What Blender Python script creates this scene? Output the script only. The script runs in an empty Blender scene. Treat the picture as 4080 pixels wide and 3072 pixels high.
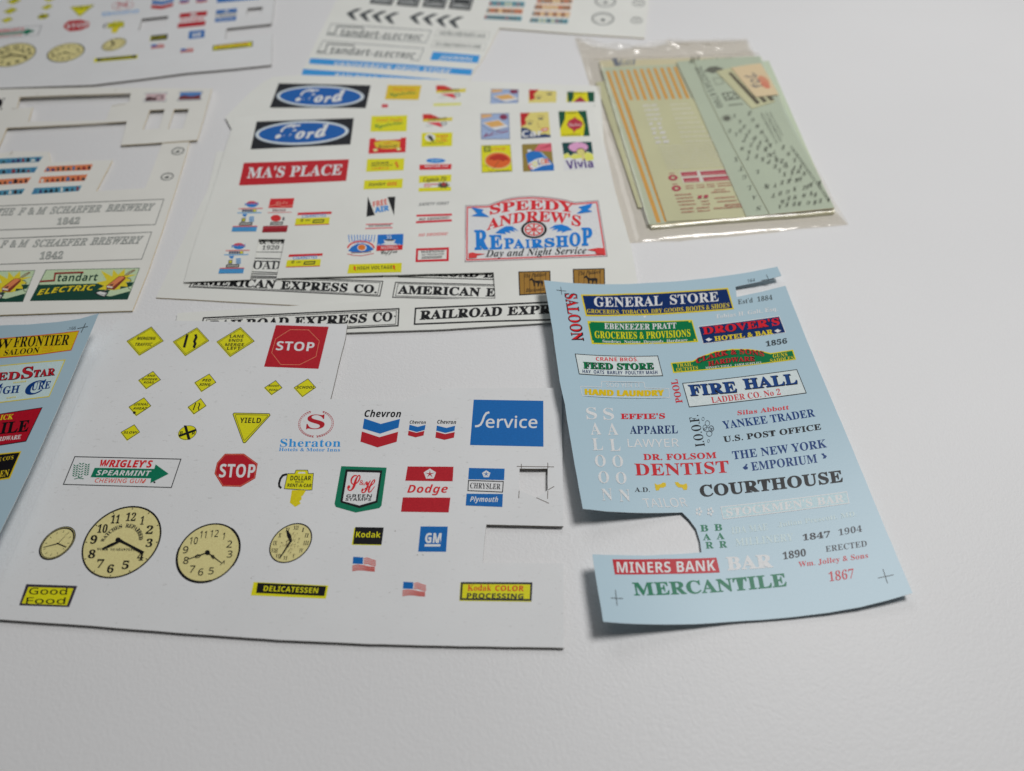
import bpy, math, random
from mathutils import Vector, Matrix, noise
from mathutils.geometry import delaunay_2d_cdt

C = bpy.context.scene.collection
scene = bpy.context.scene

# ------------------------------------------------------------------ camera, world, lamps, exposure
CAM_H, PITCH, FOC = 190.0, math.radians(53.0), 2951.0      # camera height in mm, tilt, focal length in photo pixels
cam = bpy.data.cameras.new('camera')
cam.sensor_width = 36.0
cam.lens = 36.0 * FOC / 4080.0
cam.clip_start, cam.clip_end = 0.01, 50.0
cam.dof.use_dof = True
cam.dof.focus_distance = 0.228
cam.dof.aperture_fstop = 7.8
cam_o = bpy.data.objects.new('camera', cam)
C.objects.link(cam_o)
cam_o.location = (0, 0, CAM_H / 1000)
cam_o.rotation_euler = (math.pi / 2 - PITCH, 0, 0)
scene.camera = cam_o

world = bpy.data.worlds.new('World')
scene.world = world
world.use_nodes = True
world.node_tree.nodes['Background'].inputs[0].default_value = (0.93, 0.97, 1.0, 1)
world.node_tree.nodes['Background'].inputs[1].default_value = 0.045


def area_lamp(name, loc, target, size, power, color):
    l = bpy.data.lights.new(name, 'AREA')
    l.shape = 'RECTANGLE'
    l.size, l.size_y = size
    l.energy = power
    l.color = color
    o = bpy.data.objects.new(name, l)
    C.objects.link(o)
    o.location = loc
    o.rotation_euler = (Vector(target) - Vector(loc)).to_track_quat('-Z', 'Y').to_euler()
    return o


area_lamp('ceiling_light', (0.34, 0.34, 0.75), (0.05, 0.15, 0), (0.25, 0.25), 4.3, (0.99, 0.99, 0.985))
area_lamp('window_light', (-0.25, 1.25, 0.9), (0.0, 0.25, 0), (0.7, 0.5), 2.2, (0.96, 0.98, 1.0))
scene.view_settings.view_transform = 'Standard'
scene.view_settings.look = 'None'
scene.view_settings.gamma = 1.0
scene.view_settings.exposure = 0.0
scene.view_settings.use_curve_mapping = False
scene.render.film_transparent = False

# ------------------------------------------------------------------ pixels of the photograph -> points on a sheet (mm)
CROPS = {'A': (0, 0, 1100 / 2212), 'B': (1100, 0, 1500 / 2212), 'C': (0, 350, 900 / 1578), 'D': (620, 300, 1080 / 2212),
         'E': (620, 750, 1080 / 2212), 'F': (1600, 300, 1000 / 1587), 'G': (2250, 100, 1200 / 2212), 'H': (0, 1200, 1100 / 2212),
         'I': (400, 1250, 1000 / 2212), 'J': (1000, 1550, 1300 / 2212), 'K': (0, 1750, 1000 / 2212), 'L': (900, 1950, 1400 / 2212),
         'M': (2150, 1050, 1100 / 2212), 'N': (2250, 1600, 1200 / 2212), 'O': (2250, 1950, 1450 / 2212), 'P': (600, 1050, 1700 / 2212),
         'Q': (0, 1200, 400 / 701), 'R': (0, 1050, 620 / 2212), 'S': (1450, 320, 450 / 1562), 'U': (1850, 320, 570 / 2212),
         'Z': (0, 0, 4080 / 2212), 'V': (2750, 150, 600 / 2212), 'X': (2750, 500, 700 / 2212)}
CROP = 'Z'
OFF = (0.0, 0.0)
SP, CP = math.sin(PITCH), math.cos(PITCH)


def K(c, off=(0, 0)):
    global CROP, OFF
    CROP, OFF = c, off


def src(p):
    a, b, s = CROPS[CROP]
    return (a + (p[0] + OFF[0]) * s, b + (p[1] + OFF[1]) * s)


def at(p, h):
    """point p of the current crop, dropped along its ray on to the surface z = h(x, y); all in mm"""
    x, y = src(p)
    u, v = (x - 2040) / FOC, (1536 - y) / FOC
    dx, dy, dz = u, CP + v * SP, -SP + v * CP
    z = 0.0
    for _ in range(6):
        t = (z - CAM_H) / dz
        z = h(dx * t, dy * t)
    t = (z - CAM_H) / dz
    return (dx * t, dy * t)


# ------------------------------------------------------------------ materials
def lin(c):
    return tuple((v / 255 / 12.92) if v <= 10 else ((v / 255 + 0.055) / 1.055) ** 2.4 for v in c)


MATS = {}


def new_mat(name):
    m = bpy.data.materials.new(name)
    m.use_nodes = True
    nt = m.node_tree
    b = nt.nodes['Principled BSDF']
    co = nt.nodes.new('ShaderNodeTexCoord')
    return m, nt, b, co


def N(nt, kind, **kw):
    n = nt.nodes.new(kind)
    for k, v in kw.items():
        if k in n.inputs:
            n.inputs[k].default_value = v
        else:
            setattr(n, k, v)
    return n


def ramp(nt, fac, stops):
    r = nt.nodes.new('ShaderNodeValToRGB')
    e = r.color_ramp.elements
    e[0].position, e[0].color = stops[0][0], stops[0][1] + (1,)
    e[1].position, e[1].color = stops[-1][0], stops[-1][1] + (1,)
    for p, c in stops[1:-1]:
        x = e.new(p)
        x.color = c + (1,)
    nt.links.new(fac, r.inputs[0])
    return r


def mixc(nt, fac, a, b, blend='MIX'):
    m = nt.nodes.new('ShaderNodeMix')
    m.data_type = 'RGBA'
    m.blend_type = blend
    for i, s in ((0, fac), (6, a), (7, b)):
        if hasattr(s, 'is_output'):
            nt.links.new(s, m.inputs[i])
        elif i == 0:
            m.inputs[0].default_value = s
        else:
            m.inputs[i].default_value = tuple(s) + (1,)
    return m.outputs[2]


GAIN = 0.72                                                # how a white of albedo 0.8 reads under the lamps


def alb(c):
    return tuple(min(0.88, v / GAIN) for v in lin(c))


def ink(c, rough=0.5):
    key = ('ink', c, rough)
    if key in MATS:
        return MATS[key]
    m, nt, b, co = new_mat('printing_ink')
    base = alb(c)
    n = N(nt, 'ShaderNodeTexNoise', Scale=2600.0, Detail=2.0, Roughness=0.6)
    nt.links.new(co.outputs['Object'], n.inputs['Vector'])
    lo = tuple(v * 0.86 for v in base)
    hi = tuple(min(0.9, v * 1.08 + 0.003) for v in base)
    r = ramp(nt, n.outputs['Fac'], [(0.3, lo), (0.72, hi)])
    n2 = N(nt, 'ShaderNodeTexNoise', Scale=3600.0, Detail=2.0, Roughness=0.6)
    nt.links.new(co.outputs['Object'], n2.inputs['Vector'])
    r2 = ramp(nt, n2.outputs['Fac'], [(0.68, (0, 0, 0)), (0.78, (0.22, 0.22, 0.22))])
    out = mixc(nt, r2.outputs[0], r.outputs[0], tuple(min(0.8, v * 0.8 + 0.12) for v in base))
    nt.links.new(out, b.inputs['Base Color'])
    b.inputs['Roughness'].default_value = rough
    b.inputs['Specular IOR Level'].default_value = 0.22 if rough > 0.4 else 0.13
    MATS[key] = m
    return m


def paper(name, c, rough, fleck, fleck_col, spec=0.35, bump=0.0, mott=0.03):
    key = (name, c)
    if key in MATS:
        return MATS[key]
    m, nt, b, co = new_mat(name)
    base = alb(c)
    mp = N(nt, 'ShaderNodeMapping')
    mp.inputs['Scale'].default_value = (520, 1200, 900)
    nt.links.new(co.outputs['Object'], mp.inputs['Vector'])
    n = N(nt, 'ShaderNodeTexNoise', Scale=1.0, Detail=4.0, Roughness=0.62)
    nt.links.new(mp.outputs[0], n.inputs['Vector'])
    r = ramp(nt, n.outputs['Fac'], [(0.62 if fleck else 0.98, (0, 0, 0)), (0.78 if fleck else 1.0, (fleck,) * 3)])
    big = N(nt, 'ShaderNodeTexNoise', Scale=28.0, Detail=4.0, Roughness=0.6)
    nt.links.new(co.outputs['Object'], big.inputs['Vector'])
    rb = ramp(nt, big.outputs['Fac'], [(0.3, tuple(v * (1 - mott) for v in base)), (0.7, tuple(min(0.9, v * (1 + mott)) for v in base))])
    out = mixc(nt, r.outputs[0], rb.outputs[0], alb(fleck_col))
    nt.links.new(out, b.inputs['Base Color'])
    b.inputs['Roughness'].default_value = rough
    b.inputs['Specular IOR Level'].default_value = spec
    if bump:
        bn = N(nt, 'ShaderNodeTexNoise', Scale=1800.0, Detail=3.0)
        nt.links.new(co.outputs['Object'], bn.inputs['Vector'])
        bp = N(nt, 'ShaderNodeBump', Strength=bump, Distance=0.0001)
        nt.links.new(bn.outputs['Fac'], bp.inputs['Height'])
        nt.links.new(bp.outputs[0], b.inputs['Normal'])
    MATS[key] = m
    return m


WHITE_CARD = paper('white_card', (204, 204, 204), 0.6, 0.40, (130, 126, 118), bump=0.25)
CREAM_CARD = paper('cream_card', (208, 206, 199), 0.6, 0.0, (150, 140, 120))
CREAM_PAPER = paper('cream_paper', (210, 208, 202), 0.55, 0.0, (150, 140, 120))
BLUE_PAPER = paper('blue_decal_paper', (158, 181, 192), 0.33, 0.0, (120, 130, 140), spec=0.27, bump=0.12, mott=0.015)
PALE_GREEN = paper('pale_green_paper', (178, 188, 166), 0.45, 0.0, (120, 120, 90))
YELLOW_GREEN = paper('yellowed_paper', (189, 190, 155), 0.45, 0.0, (120, 120, 90), mott=0.06)
BLUE_GREEN = paper('blue_green_paper', (172, 185, 168), 0.45, 0.0, (120, 120, 90))
TAG_PAPER = paper('orange_tag_paper', (214, 190, 156), 0.7, 0.2, (190, 130, 90))
EDGE_CARD = paper('cut_card_edge', (112, 106, 98), 0.8, 0.0, (90, 85, 80))
EDGE_CREAM = paper('cut_cream_edge', (196, 178, 140), 0.8, 0.0, (120, 100, 80))
EDGE_WHITE = paper('cut_paper_edge', (214, 212, 206), 0.8, 0.0, (120, 100, 80))
EDGE_BUFF = paper('thick_buff_board_edge', (226, 208, 176), 0.8, 0.0, (150, 120, 90))

# ------------------------------------------------------------------ mesh helpers (2-D work in mm, objects in metres)


def inside(p, loops):
    x, y = p
    c = False
    for L in loops:
        j = len(L) - 1
        for i in range(len(L)):
            xi, yi = L[i]
            xj, yj = L[j]
            if (yi > y) != (yj > y) and x < (xj - xi) * (y - yi) / (yj - yi) + xi:
                c = not c
            j = i
    return c


def resample(L, step):
    out = []
    for i in range(len(L)):
        a, b = L[i], L[(i + 1) % len(L)]
        n = max(1, int(math.hypot(b[0] - a[0], b[1] - a[1]) / step)) if step else 1
        for k in range(n):
            out.append((a[0] + (b[0] - a[0]) * k / n, a[1] + (b[1] - a[1]) * k / n))
    return out


def area2(L):
    return sum(L[i - 1][0] * L[i][1] - L[i][0] * L[i - 1][1] for i in range(len(L)))


def fill(loops, step):
    """triangles covering the region bounded by the loops (even-odd), with grid points every step mm"""
    loops = [resample(L, step) for L in loops]
    pts, edges = [], []
    for L in loops:
        o = len(pts)
        pts += L
        edges += [(o + i, o + (i + 1) % len(L)) for i in range(len(L))]
    if step:
        cells = {}
        for p in pts:
            cells.setdefault((int(p[0] // step), int(p[1] // step)), []).append(p)

        def clear(q):
            i, j = int(q[0] // step), int(q[1] // step)
            for a in (-1, 0, 1):
                for b in (-1, 0, 1):
                    for p in cells.get((i + a, j + b), ()):
                        if (p[0] - q[0]) ** 2 + (p[1] - q[1]) ** 2 < (0.55 * step) ** 2:
                            return False
            return True
        xs = [p[0] for p in pts]
        ys = [p[1] for p in pts]
        y = min(ys) + step * 0.37
        while y < max(ys):
            x = min(xs) + step * 0.41
            while x < max(xs):
                if inside((x, y), loops) and clear((x, y)):
                    pts.append((x, y))
                x += step
            y += step
    v, e, f, _, _, _ = delaunay_2d_cdt([Vector(p) for p in pts], edges, [], 0, 1e-6)
    tris = []
    for t in f:
        cx = sum(v[i].x for i in t) / 3
        cy = sum(v[i].y for i in t) / 3
        if inside((cx, cy), loops):
            a, b, c = (v[i] for i in t)
            if abs((b - a).cross(c - a)) < 0.02 * max((b - a).length, (c - b).length, (a - c).length):
                continue
            if (b - a).cross(c - a) < 0:
                t = [t[0], t[2], t[1]]
            tris.append(list(t))
    return [(p.x, p.y) for p in v], tris


def link(name, me, parent=None):
    o = bpy.data.objects.new(name, me)
    C.objects.link(o)
    if parent:
        o.parent = parent
    return o


class Thing:
    pass


S = None                                                   # the sheet being printed on
FORE = [0]


def sheet(name, label, cat, part, h, outline, holes, m_top, m_edge, thick=0.4, step=4.0, base=0.02, group=None, root=None, gloss=0.5):
    """a sheet of card: an Empty at its base, the cut card as its first part"""
    global S
    S = Thing()
    S.h, S.step, S.base, S.gloss = h, step, base, gloss
    S.loops = [[at(p, h) for p in outline]] if not isinstance(outline, list) or not isinstance(outline[0], list) else [list(map(tuple, o)) for o in outline]
    S.loops += [[at(p, h) for p in H] if not isinstance(H, Thing) else H.pts for H in holes]
    rag = []
    for L in S.loops:                                      # hand-cut edges: never quite straight
        L = resample(L, 3.0)
        rag.append([(x + .09 * noise.noise((x * .21, y * .21, 1.0)) + .04 * noise.noise((x * .9, y * .9, 5.0)),
                     y + .09 * noise.noise((x * .21, y * .21, 9.0)) + .04 * noise.noise((x * .9, y * .9, 3.0))) for x, y in L])
    S.loops = rag
    o = root or bpy.data.objects.new(name, None)
    if not root:
        C.objects.link(o)
        xs = [p[0] for p in S.loops[0]]
        ys = [p[1] for p in S.loops[0]]
        o.location = ((min(xs) + max(xs)) / 2000, (min(ys) + max(ys)) / 2000, 0)
        o.empty_display_size = 0.02
    o['label'], o['category'] = label, cat
    if group:
        o['group'] = group
    S.root = o
    S.inv = Matrix.LocRotScale(o.location, o.rotation_euler, None).inverted()
    pts, tris = fill(S.loops, step)
    used = sorted({i for t in tris for i in t})
    idx = {v: k for k, v in enumerate(used)}
    n = len(used)
    top = [S.inv @ Vector((pts[i][0] / 1000, pts[i][1] / 1000, h(*pts[i]) / 1000)) for i in used]
    bot = [v - Vector((0, 0, thick / 1000)) for v in top]
    faces = [[idx[i] for i in t] for t in tris]
    cnt = {}
    for t in faces:
        for k in range(3):
            a, b = t[k], t[(k + 1) % 3]
            cnt[(a, b)] = 1
    walls, extra = [], []
    for (a, b) in cnt:
        if (b, a) not in cnt:
            k = 2 * n + len(extra)
            extra += [top[b], top[a], bot[a], bot[b]]
            walls.append([k, k + 1, k + 2, k + 3])
    nf = len(faces)
    allf = faces if thick == 0 else faces + [[t[2] + n, t[1] + n, t[0] + n] for t in faces] + walls
    if thick == 0:
        bot, extra = [], []
    me = bpy.data.meshes.new(part)
    me.from_pydata([v[:] for v in top + bot + extra], [], allf)
    me.materials.append(m_top)
    me.materials.append(m_edge)
    for i, p in enumerate(me.polygons):
        p.material_index = 1 if i >= 2 * nf else 0
        p.use_smooth = i < nf
    S.body = link(part, me, o)
    return o


P_ = None                                                  # the printed part being built


def part(name, label=None):
    global P_
    close()
    P_ = Thing()
    P_.name, P_.label, P_.v, P_.f, P_.m, P_.mats, P_.layer = name, label, [], [], [], [], 0


def close():
    global P_
    if P_ and P_.f:
        me = bpy.data.meshes.new(P_.name)
        me.from_pydata(P_.v, [], P_.f)
        for m in P_.mats:
            me.materials.append(m)
        for p, k in zip(me.polygons, P_.m):
            p.material_index = k
        o = link(P_.name, me, S.root)
        if P_.label:
            o['label'] = P_.label
    P_ = None


LAYER = 0.008


def emit(pts, faces, col, rough=None):
    """flat print: points in mm on the current sheet, one thin layer above the last"""
    m = ink(col, rough or S.gloss) if isinstance(col, tuple) else col
    if m not in P_.mats:
        P_.mats.append(m)
    k = P_.mats.index(m)
    o = len(P_.v)
    lift = S.base + P_.layer * LAYER
    for x, y in pts:
        P_.v.append((S.inv @ Vector((x / 1000, y / 1000, (S.h(x, y) + lift) / 1000)))[:])
    for f in faces:
        a = sum(pts[f[i - 1]][0] * pts[f[i]][1] - pts[f[i]][0] * pts[f[i - 1]][1] for i in range(len(f)))
        P_.f.append([o + i for i in (f if a > 0 else f[::-1])])
        P_.m.append(k)
    P_.layer += 1


def poly(col, *pts, hole=None):
    L = [[at(p, S.h) for p in pts]]
    if hole:
        L.append([at(p, S.h) for p in hole])
    v, t = fill(L, S.step)
    emit(v, t, col)


def inset(q, w):
    """the quad q moved in by w crop pixels on every side"""
    n = len(q)
    s = 1 if area2(q) > 0 else -1
    out = []
    for i in range(n):
        p0, p1, p2 = q[i - 1], q[i], q[(i + 1) % n]
        d1 = Vector((p1[0] - p0[0], p1[1] - p0[1])).normalized()
        d2 = Vector((p2[0] - p1[0], p2[1] - p1[1])).normalized()
        n1, n2 = Vector((-d1.y, d1.x)) * s, Vector((-d2.y, d2.x)) * s
        b = (n1 + n2)
        b = b / max(0.25, b.length_squared / 2)
        out.append((p1[0] + b.x * w, p1[1] + b.y * w))
    return out


def frame(col, w, *q):
    poly(col, *q, hole=inset(q, w))


def line(col, w, *pts, closed=False):
    n = len(pts)
    Ls, Rs = [], []
    for i in range(n):
        p = Vector(pts[i])
        a = Vector(pts[i - 1]) if (i > 0 or closed) else None
        b = Vector(pts[(i + 1) % n]) if (i < n - 1 or closed) else None
        d1 = (p - a).normalized() if a is not None else (b - p).normalized()
        d2 = (b - p).normalized() if b is not None else d1
        m = Vector((-d1.y, d1.x)) + Vector((-d2.y, d2.x))
        m = m / max(0.5, m.length_squared / 2) * (w / 2)
        Ls.append(at(p + m, S.h))
        Rs.append(at(p - m, S.h))
    k = n if closed else n - 1
    emit(Ls + Rs, [[i, (i + 1) % n, n + (i + 1) % n, n + i] for i in range(k)], col)


def epts(c, a, b, n=40, t0=0.0, t1=2 * math.pi):
    return [(c[0] + a[0] * math.cos(t0 + (t1 - t0) * i / n) + b[0] * math.sin(t0 + (t1 - t0) * i / n),
             c[1] + a[1] * math.cos(t0 + (t1 - t0) * i / n) + b[1] * math.sin(t0 + (t1 - t0) * i / n)) for i in range(n)]


def ell(col, c, a, b, n=36):
    if not isinstance(a, tuple):
        a, b = (a, 0), (0, b)
    poly(col, *epts(c, a, b, n))


def ring(col, c, a, b, w, n=44):
    if not isinstance(a, tuple):
        a, b = (a, 0), (0, b)
    k = 1 - w
    poly(col, *epts(c, a, b, n), hole=epts(c, (a[0] * k, a[1] * k), (b[0] * k, b[1] * k), n))


STY = {'r': (0, 0, 0), 's': (0x1D400, 0x1D41A, 0x1D7CE), 'i': (0x1D434, 0x1D44E, 0), 'bi': (0x1D468, 0x1D482, 0x1D7CE),
       'sc': (0x1D4D0, 0x1D4EA, 0), 'l': (0x1D5A0, 0x1D5BA, 0x1D7E2), 'b': (0x1D5D4, 0x1D5EE, 0x1D7EC),
       'it': (0x1D608, 0x1D622, 0), 'bs': (0x1D63C, 0x1D656, 0x1D7EC)}
GLYPH = {}
PEN = []                                                   # one text curve, re-used for all the lettering


def styled(s, st):
    U, L, D = STY[st]
    o = ''
    for c in s:
        if U and 'A' <= c <= 'Z':
            o += chr(U + ord(c) - 65)
        elif L and 'a' <= c <= 'z' and not (st == 'i' and c == 'h'):
            o += chr(L + ord(c) - 97)
        elif D and '0' <= c <= '9':
            o += chr(D + ord(c) - 48)
        else:
            o += c
    return o


def glyphs(s, st, emb):
    if 'A' in s and st in ('b', 'bs', 'l', 'it'):
        emb = 0.0
    key = (s, st, emb)
    if key not in GLYPH:
        if not PEN:
            PEN.append(bpy.data.curves.new('lettering', 'FONT'))
            PEN.append(bpy.data.objects.new('lettering', PEN[0]))
        cu, o = PEN
        cu.body = styled(s, st)
        cu.resolution_u = 3
        cu.offset = emb
        cu.space_character = 1.04
        me = bpy.data.meshes.new_from_object(o)
        vs = [(v.co.x, v.co.y) for v in me.vertices]
        fs = [list(p.vertices) for p in me.polygons]
        bpy.data.meshes.remove(me)
        x0, x1 = min(v[0] for v in vs), max(v[0] for v in vs)
        y0, y1 = min(v[1] for v in vs), max(v[1] for v in vs)
        GLYPH[key] = ([((x - x0) / (x1 - x0), (y - y0) / (y1 - y0)) for x, y in vs], fs)
    return GLYPH[key]


def T(s, st, col, bl, br, up, emb=0.0, arch=0.0, flip=False):
    """writing whose ink fills the parallelogram bl-br-up (crop pixels); arch lifts the middle"""
    uv, fs = glyphs(s, st, emb)
    q = [at(p, S.h) for p in (bl, br, (br[0] + up[0], br[1] + up[1]), (bl[0] + up[0], bl[1] + up[1]))]
    ar = at((bl[0], bl[1] - arch), S.h) if arch else q[0]
    ax, ay = ar[0] - q[0][0], ar[1] - q[0][1]
    pts = []
    for u, v in uv:
        if flip:
            u, v = 1 - u, 1 - v
        k = 1 - (2 * u - 1) ** 2
        x = (q[0][0] * (1 - u) + q[1][0] * u) * (1 - v) + (q[3][0] * (1 - u) + q[2][0] * u) * v + ax * k
        y = (q[0][1] * (1 - u) + q[1][1] * u) * (1 - v) + (q[3][1] * (1 - u) + q[2][1] * u) * v + ay * k
        pts.append((x, y))
    emit(pts, fs, col)


RND = random.Random(5)


def scrib(col, bl, br, h, n=None, gap=0.0):
    """print too small and blurred to read: a row of little upright marks"""
    L = math.hypot(br[0] - bl[0], br[1] - bl[1])
    n = n or max(3, int(L / (h * 0.75)))
    V, Fs = [], []
    dx, dy = (br[0] - bl[0]) / n, (br[1] - bl[1]) / n
    for i in range(n):
        if RND.random() < gap:
            continue
        x, y = bl[0] + dx * i, bl[1] + dy * i
        w = RND.uniform(0.45, 0.8)
        a = RND.uniform(0.65, 1.0) * h
        k = len(V)
        V += [at(p, S.h) for p in ((x, y), (x + dx * w, y + dy * w), (x + dx * w + h * .1, y + dy * w - a), (x + h * .1, y - a))]
        Fs.append([k, k + 1, k + 2, k + 3])
    if Fs:
        emit(V, Fs, col)


def many(col, quads):
    V, Fs = [], []
    for q in quads:
        k = len(V)
        V += [at(p, S.h) for p in q]
        Fs.append(list(range(k, k + len(q))))
    emit(V, Fs, col)


def arctext(s, st, col, c, a, b, r, t0, t1, w, h):
    """letters set round a dial, upright to its centre"""
    n = len(s)
    for i, ch in enumerate(s):
        if ch == ' ':
            continue
        t = t0 + (t1 - t0) * i / (n - 1)
        rx, ry = a[0] * math.sin(t) - b[0] * math.cos(t), a[1] * math.sin(t) - b[1] * math.cos(t)
        tx, ty = a[0] * math.cos(t) + b[0] * math.sin(t), a[1] * math.cos(t) + b[1] * math.sin(t)
        p = (c[0] + rx * r, c[1] + ry * r)
        T(ch, st, col, (p[0] - tx * w, p[1] - ty * w), (p[0] + tx * w, p[1] + ty * w), (rx * h, ry * h))


# ink colours as they read in the photograph
BLK = (12, 12, 16)
DRK = (40, 42, 44)
WHT = (222, 222, 222)
YEL = (234, 200, 20)
RED = (168, 20, 34)
BRED = (196, 28, 36)
BLU = (2, 94, 164)
LBL = (48, 140, 204)
GRN = (0, 108, 78)
NVY = (8, 40, 92)
GLD = (232, 184, 40)
TAN = (228, 195, 137)
PAL = (204, 220, 222)
BGRN = (0, 106, 62)
INKB = (26, 28, 32)

# ------------------------------------------------------------------ the table top
def table():
    m, nt, b, co = new_mat('white_grained_vinyl')
    big = N(nt, 'ShaderNodeTexNoise', Scale=6.0, Detail=3.0)
    nt.links.new(co.outputs['Object'], big.inputs['Vector'])
    r = ramp(nt, big.outputs['Fac'], [(0.35, alb((203, 202, 202))), (0.65, alb((207, 206, 206)))])
    nt.links.new(r.outputs[0], b.inputs['Base Color'])
    b.inputs['Roughness'].default_value = 0.48
    b.inputs['Specular IOR Level'].default_value = 0.4
    wob = N(nt, 'ShaderNodeTexNoise', Scale=300.0, Detail=2.0)
    nt.links.new(co.outputs['Object'], wob.inputs['Vector'])
    vec = mixc(nt, 0.004, co.outputs['Object'], wob.outputs['Color'], 'ADD')
    vo = N(nt, 'ShaderNodeTexVoronoi', Scale=1150.0, feature='F1')
    nt.links.new(vec, vo.inputs['Vector'])
    fine = N(nt, 'ShaderNodeTexNoise', Scale=900.0, Detail=3.0)
    nt.links.new(co.outputs['Object'], fine.inputs['Vector'])
    mu = N(nt, 'ShaderNodeMath', operation='ADD')
    nt.links.new(vo.outputs['Distance'], mu.inputs[0])
    nt.links.new(fine.outputs['Fac'], mu.inputs[1])
    bp = N(nt, 'ShaderNodeBump', Strength=0.36, Distance=0.00012)
    bp.invert = True
    nt.links.new(mu.outputs[0], bp.inputs['Height'])
    nt.links.new(bp.outputs[0], b.inputs['Normal'])
    me = bpy.data.meshes.new('tabletop')
    x, y0, y1, t, r_ = 0.9, -0.35, 1.15, 0.03, 0.004
    v = [(-x, y0, 0), (x, y0, 0), (x, y1, 0), (-x, y1, 0)]
    v += [(-x - r_, y0 - r_, -r_), (x + r_, y0 - r_, -r_), (x + r_, y1 + r_, -r_), (-x - r_, y1 + r_, -r_)]
    v += [(a, c, -t) for a, c, _ in v[4:]]
    f = [[0, 1, 2, 3], [11, 10, 9, 8]]
    for k in (0, 4):
        for i in range(4):
            j = (i + 1) % 4
            f.append([k + i, k + 4 + i, k + 4 + j, k + j])
    me.from_pydata(v, [], f)
    me.materials.append(m)
    o = link('tabletop', me)
    o['kind'] = 'structure'


table()


def wavy(z, amp=0.15, sx=0.045, sy=0.06, ph=0.0):
    return lambda x, y: z + amp * math.sin(x * sx + ph) * math.cos(y * sy + ph * 1.7)


def flat(z):
    return lambda x, y: z


def ramp_h(y0, z0, y1, z1):
    return lambda x, y: z0 + (z1 - z0) * min(1.0, max(0.0, (y - y0) / (y1 - y0)))


def sd_convex(p, L):
    """signed distance (mm), positive inside a convex polygon"""
    s = 1 if area2(L) > 0 else -1
    d = 1e9
    for i in range(len(L)):
        a, b = L[i - 1], L[i]
        ex, ey = b[0] - a[0], b[1] - a[1]
        l = math.hypot(ex, ey) or 1
        d = min(d, s * (ex * (p[1] - a[1]) - ey * (p[0] - a[0])) / l)
    return d


# ================================================================== 1  the white card of road and shop signs, front
h_front = ramp_h(40, 0.95, 190, 1.9)
K('Z')
Jp = lambda x, y: ((1000 + x * 1300 / 2212) * 2212 / 4080, (1550 + y * 1300 / 2212) * 2212 / 4080)
outl = [(253, 690), (400, 693), (600, 697), (751, 700), (746, 730), (730, 795), (714, 862), (800, 864), (872, 866), (912, 852), (953, 839),
        (1080, 838), (1213, 838), (1215, 1000), (1217, 1137), (1130, 1135), (1050, 1133), (1046, 1175), (1043, 1216), (1130, 1216), (1217, 1217), (1218, 1399),
        (1000, 1396), (800, 1391), (600, 1382), (440, 1371), (170, 1350), (0, 1338), (-42, 1336), (0, 1258), (75, 1088), (132, 954), (189, 812)]
hole = [Jp(1822, 540), Jp(2012, 540), Jp(2012, 685), Jp(1935, 735), Jp(1818, 685)]
front = sheet('sign_card', 'large white card of road signs, clocks and shop logos with cut-outs, nearest the camera', 'sign card', 'card',
              h_front, outl, [hole], WHITE_CARD, EDGE_CARD, thick=0.75, step=6.0)
front_loops = S.loops


def dia(L, Tt, R, B, w=5):
    poly(YEL, *[(p[0] - 3, p[1] + 4) for p in (L, Tt, R, B)])
    line(DRK, w, *inset((L, Tt, R, B), w * .5), closed=True)


def lane(w, a, b, *c):
    line(BLK, w, a, b)
    line(BLK, w, *c)


K('I')
part('road_sign')
dia((232, 240), (450, 113), (558, 240), (345, 368))
line(DRK, 3, *inset(((232, 240), (450, 113), (558, 240), (345, 368)), 14), closed=True)
T('MERGING', 'bs', BLK, (320, 231), (484, 231), (7, -27), .012)
T('TRAFFIC', 'bs', BLK, (303, 284), (454, 284), (7, -27))
part('road_sign')
dia((640, 245), (852, 120), (960, 238), (750, 372))
line(DRK, 3, *inset(((640, 245), (852, 120), (960, 238), (750, 372)), 14), closed=True)
lane(22, (768, 182), (738, 298), (838, 182), (846, 208), (828, 245), (837, 264), (822, 300))
part('road_sign')
dia((1025, 245), (1235, 117), (1360, 242), (1145, 380))
line(DRK, 3, *inset(((1025, 245), (1235, 117), (1360, 242), (1145, 380)), 14), closed=True)
for s, a, b, y in (('LANE', 1140, 1262, 212), ('ENDS', 1130, 1252, 248), ('MERGE', 1098, 1262, 286), ('LEFT', 1115, 1232, 318)):
    T(s, 'b', BLK, (a, y), (b, y), (6, -26))
part('stop_sign', 'square red stop sign with a faint octagon outline')
poly(RED, (1547, 100), (2012, 115), (1922, 486), (1442, 467))
line((214, 128, 96), 4, (1675, 140), (1835, 143), (1930, 240), (1900, 378), (1755, 450), (1590, 448), (1510, 345), (1545, 222), closed=True)
T('STOP', 'b', WHT, (1545, 322), (1878, 332), (14, -80))
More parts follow.
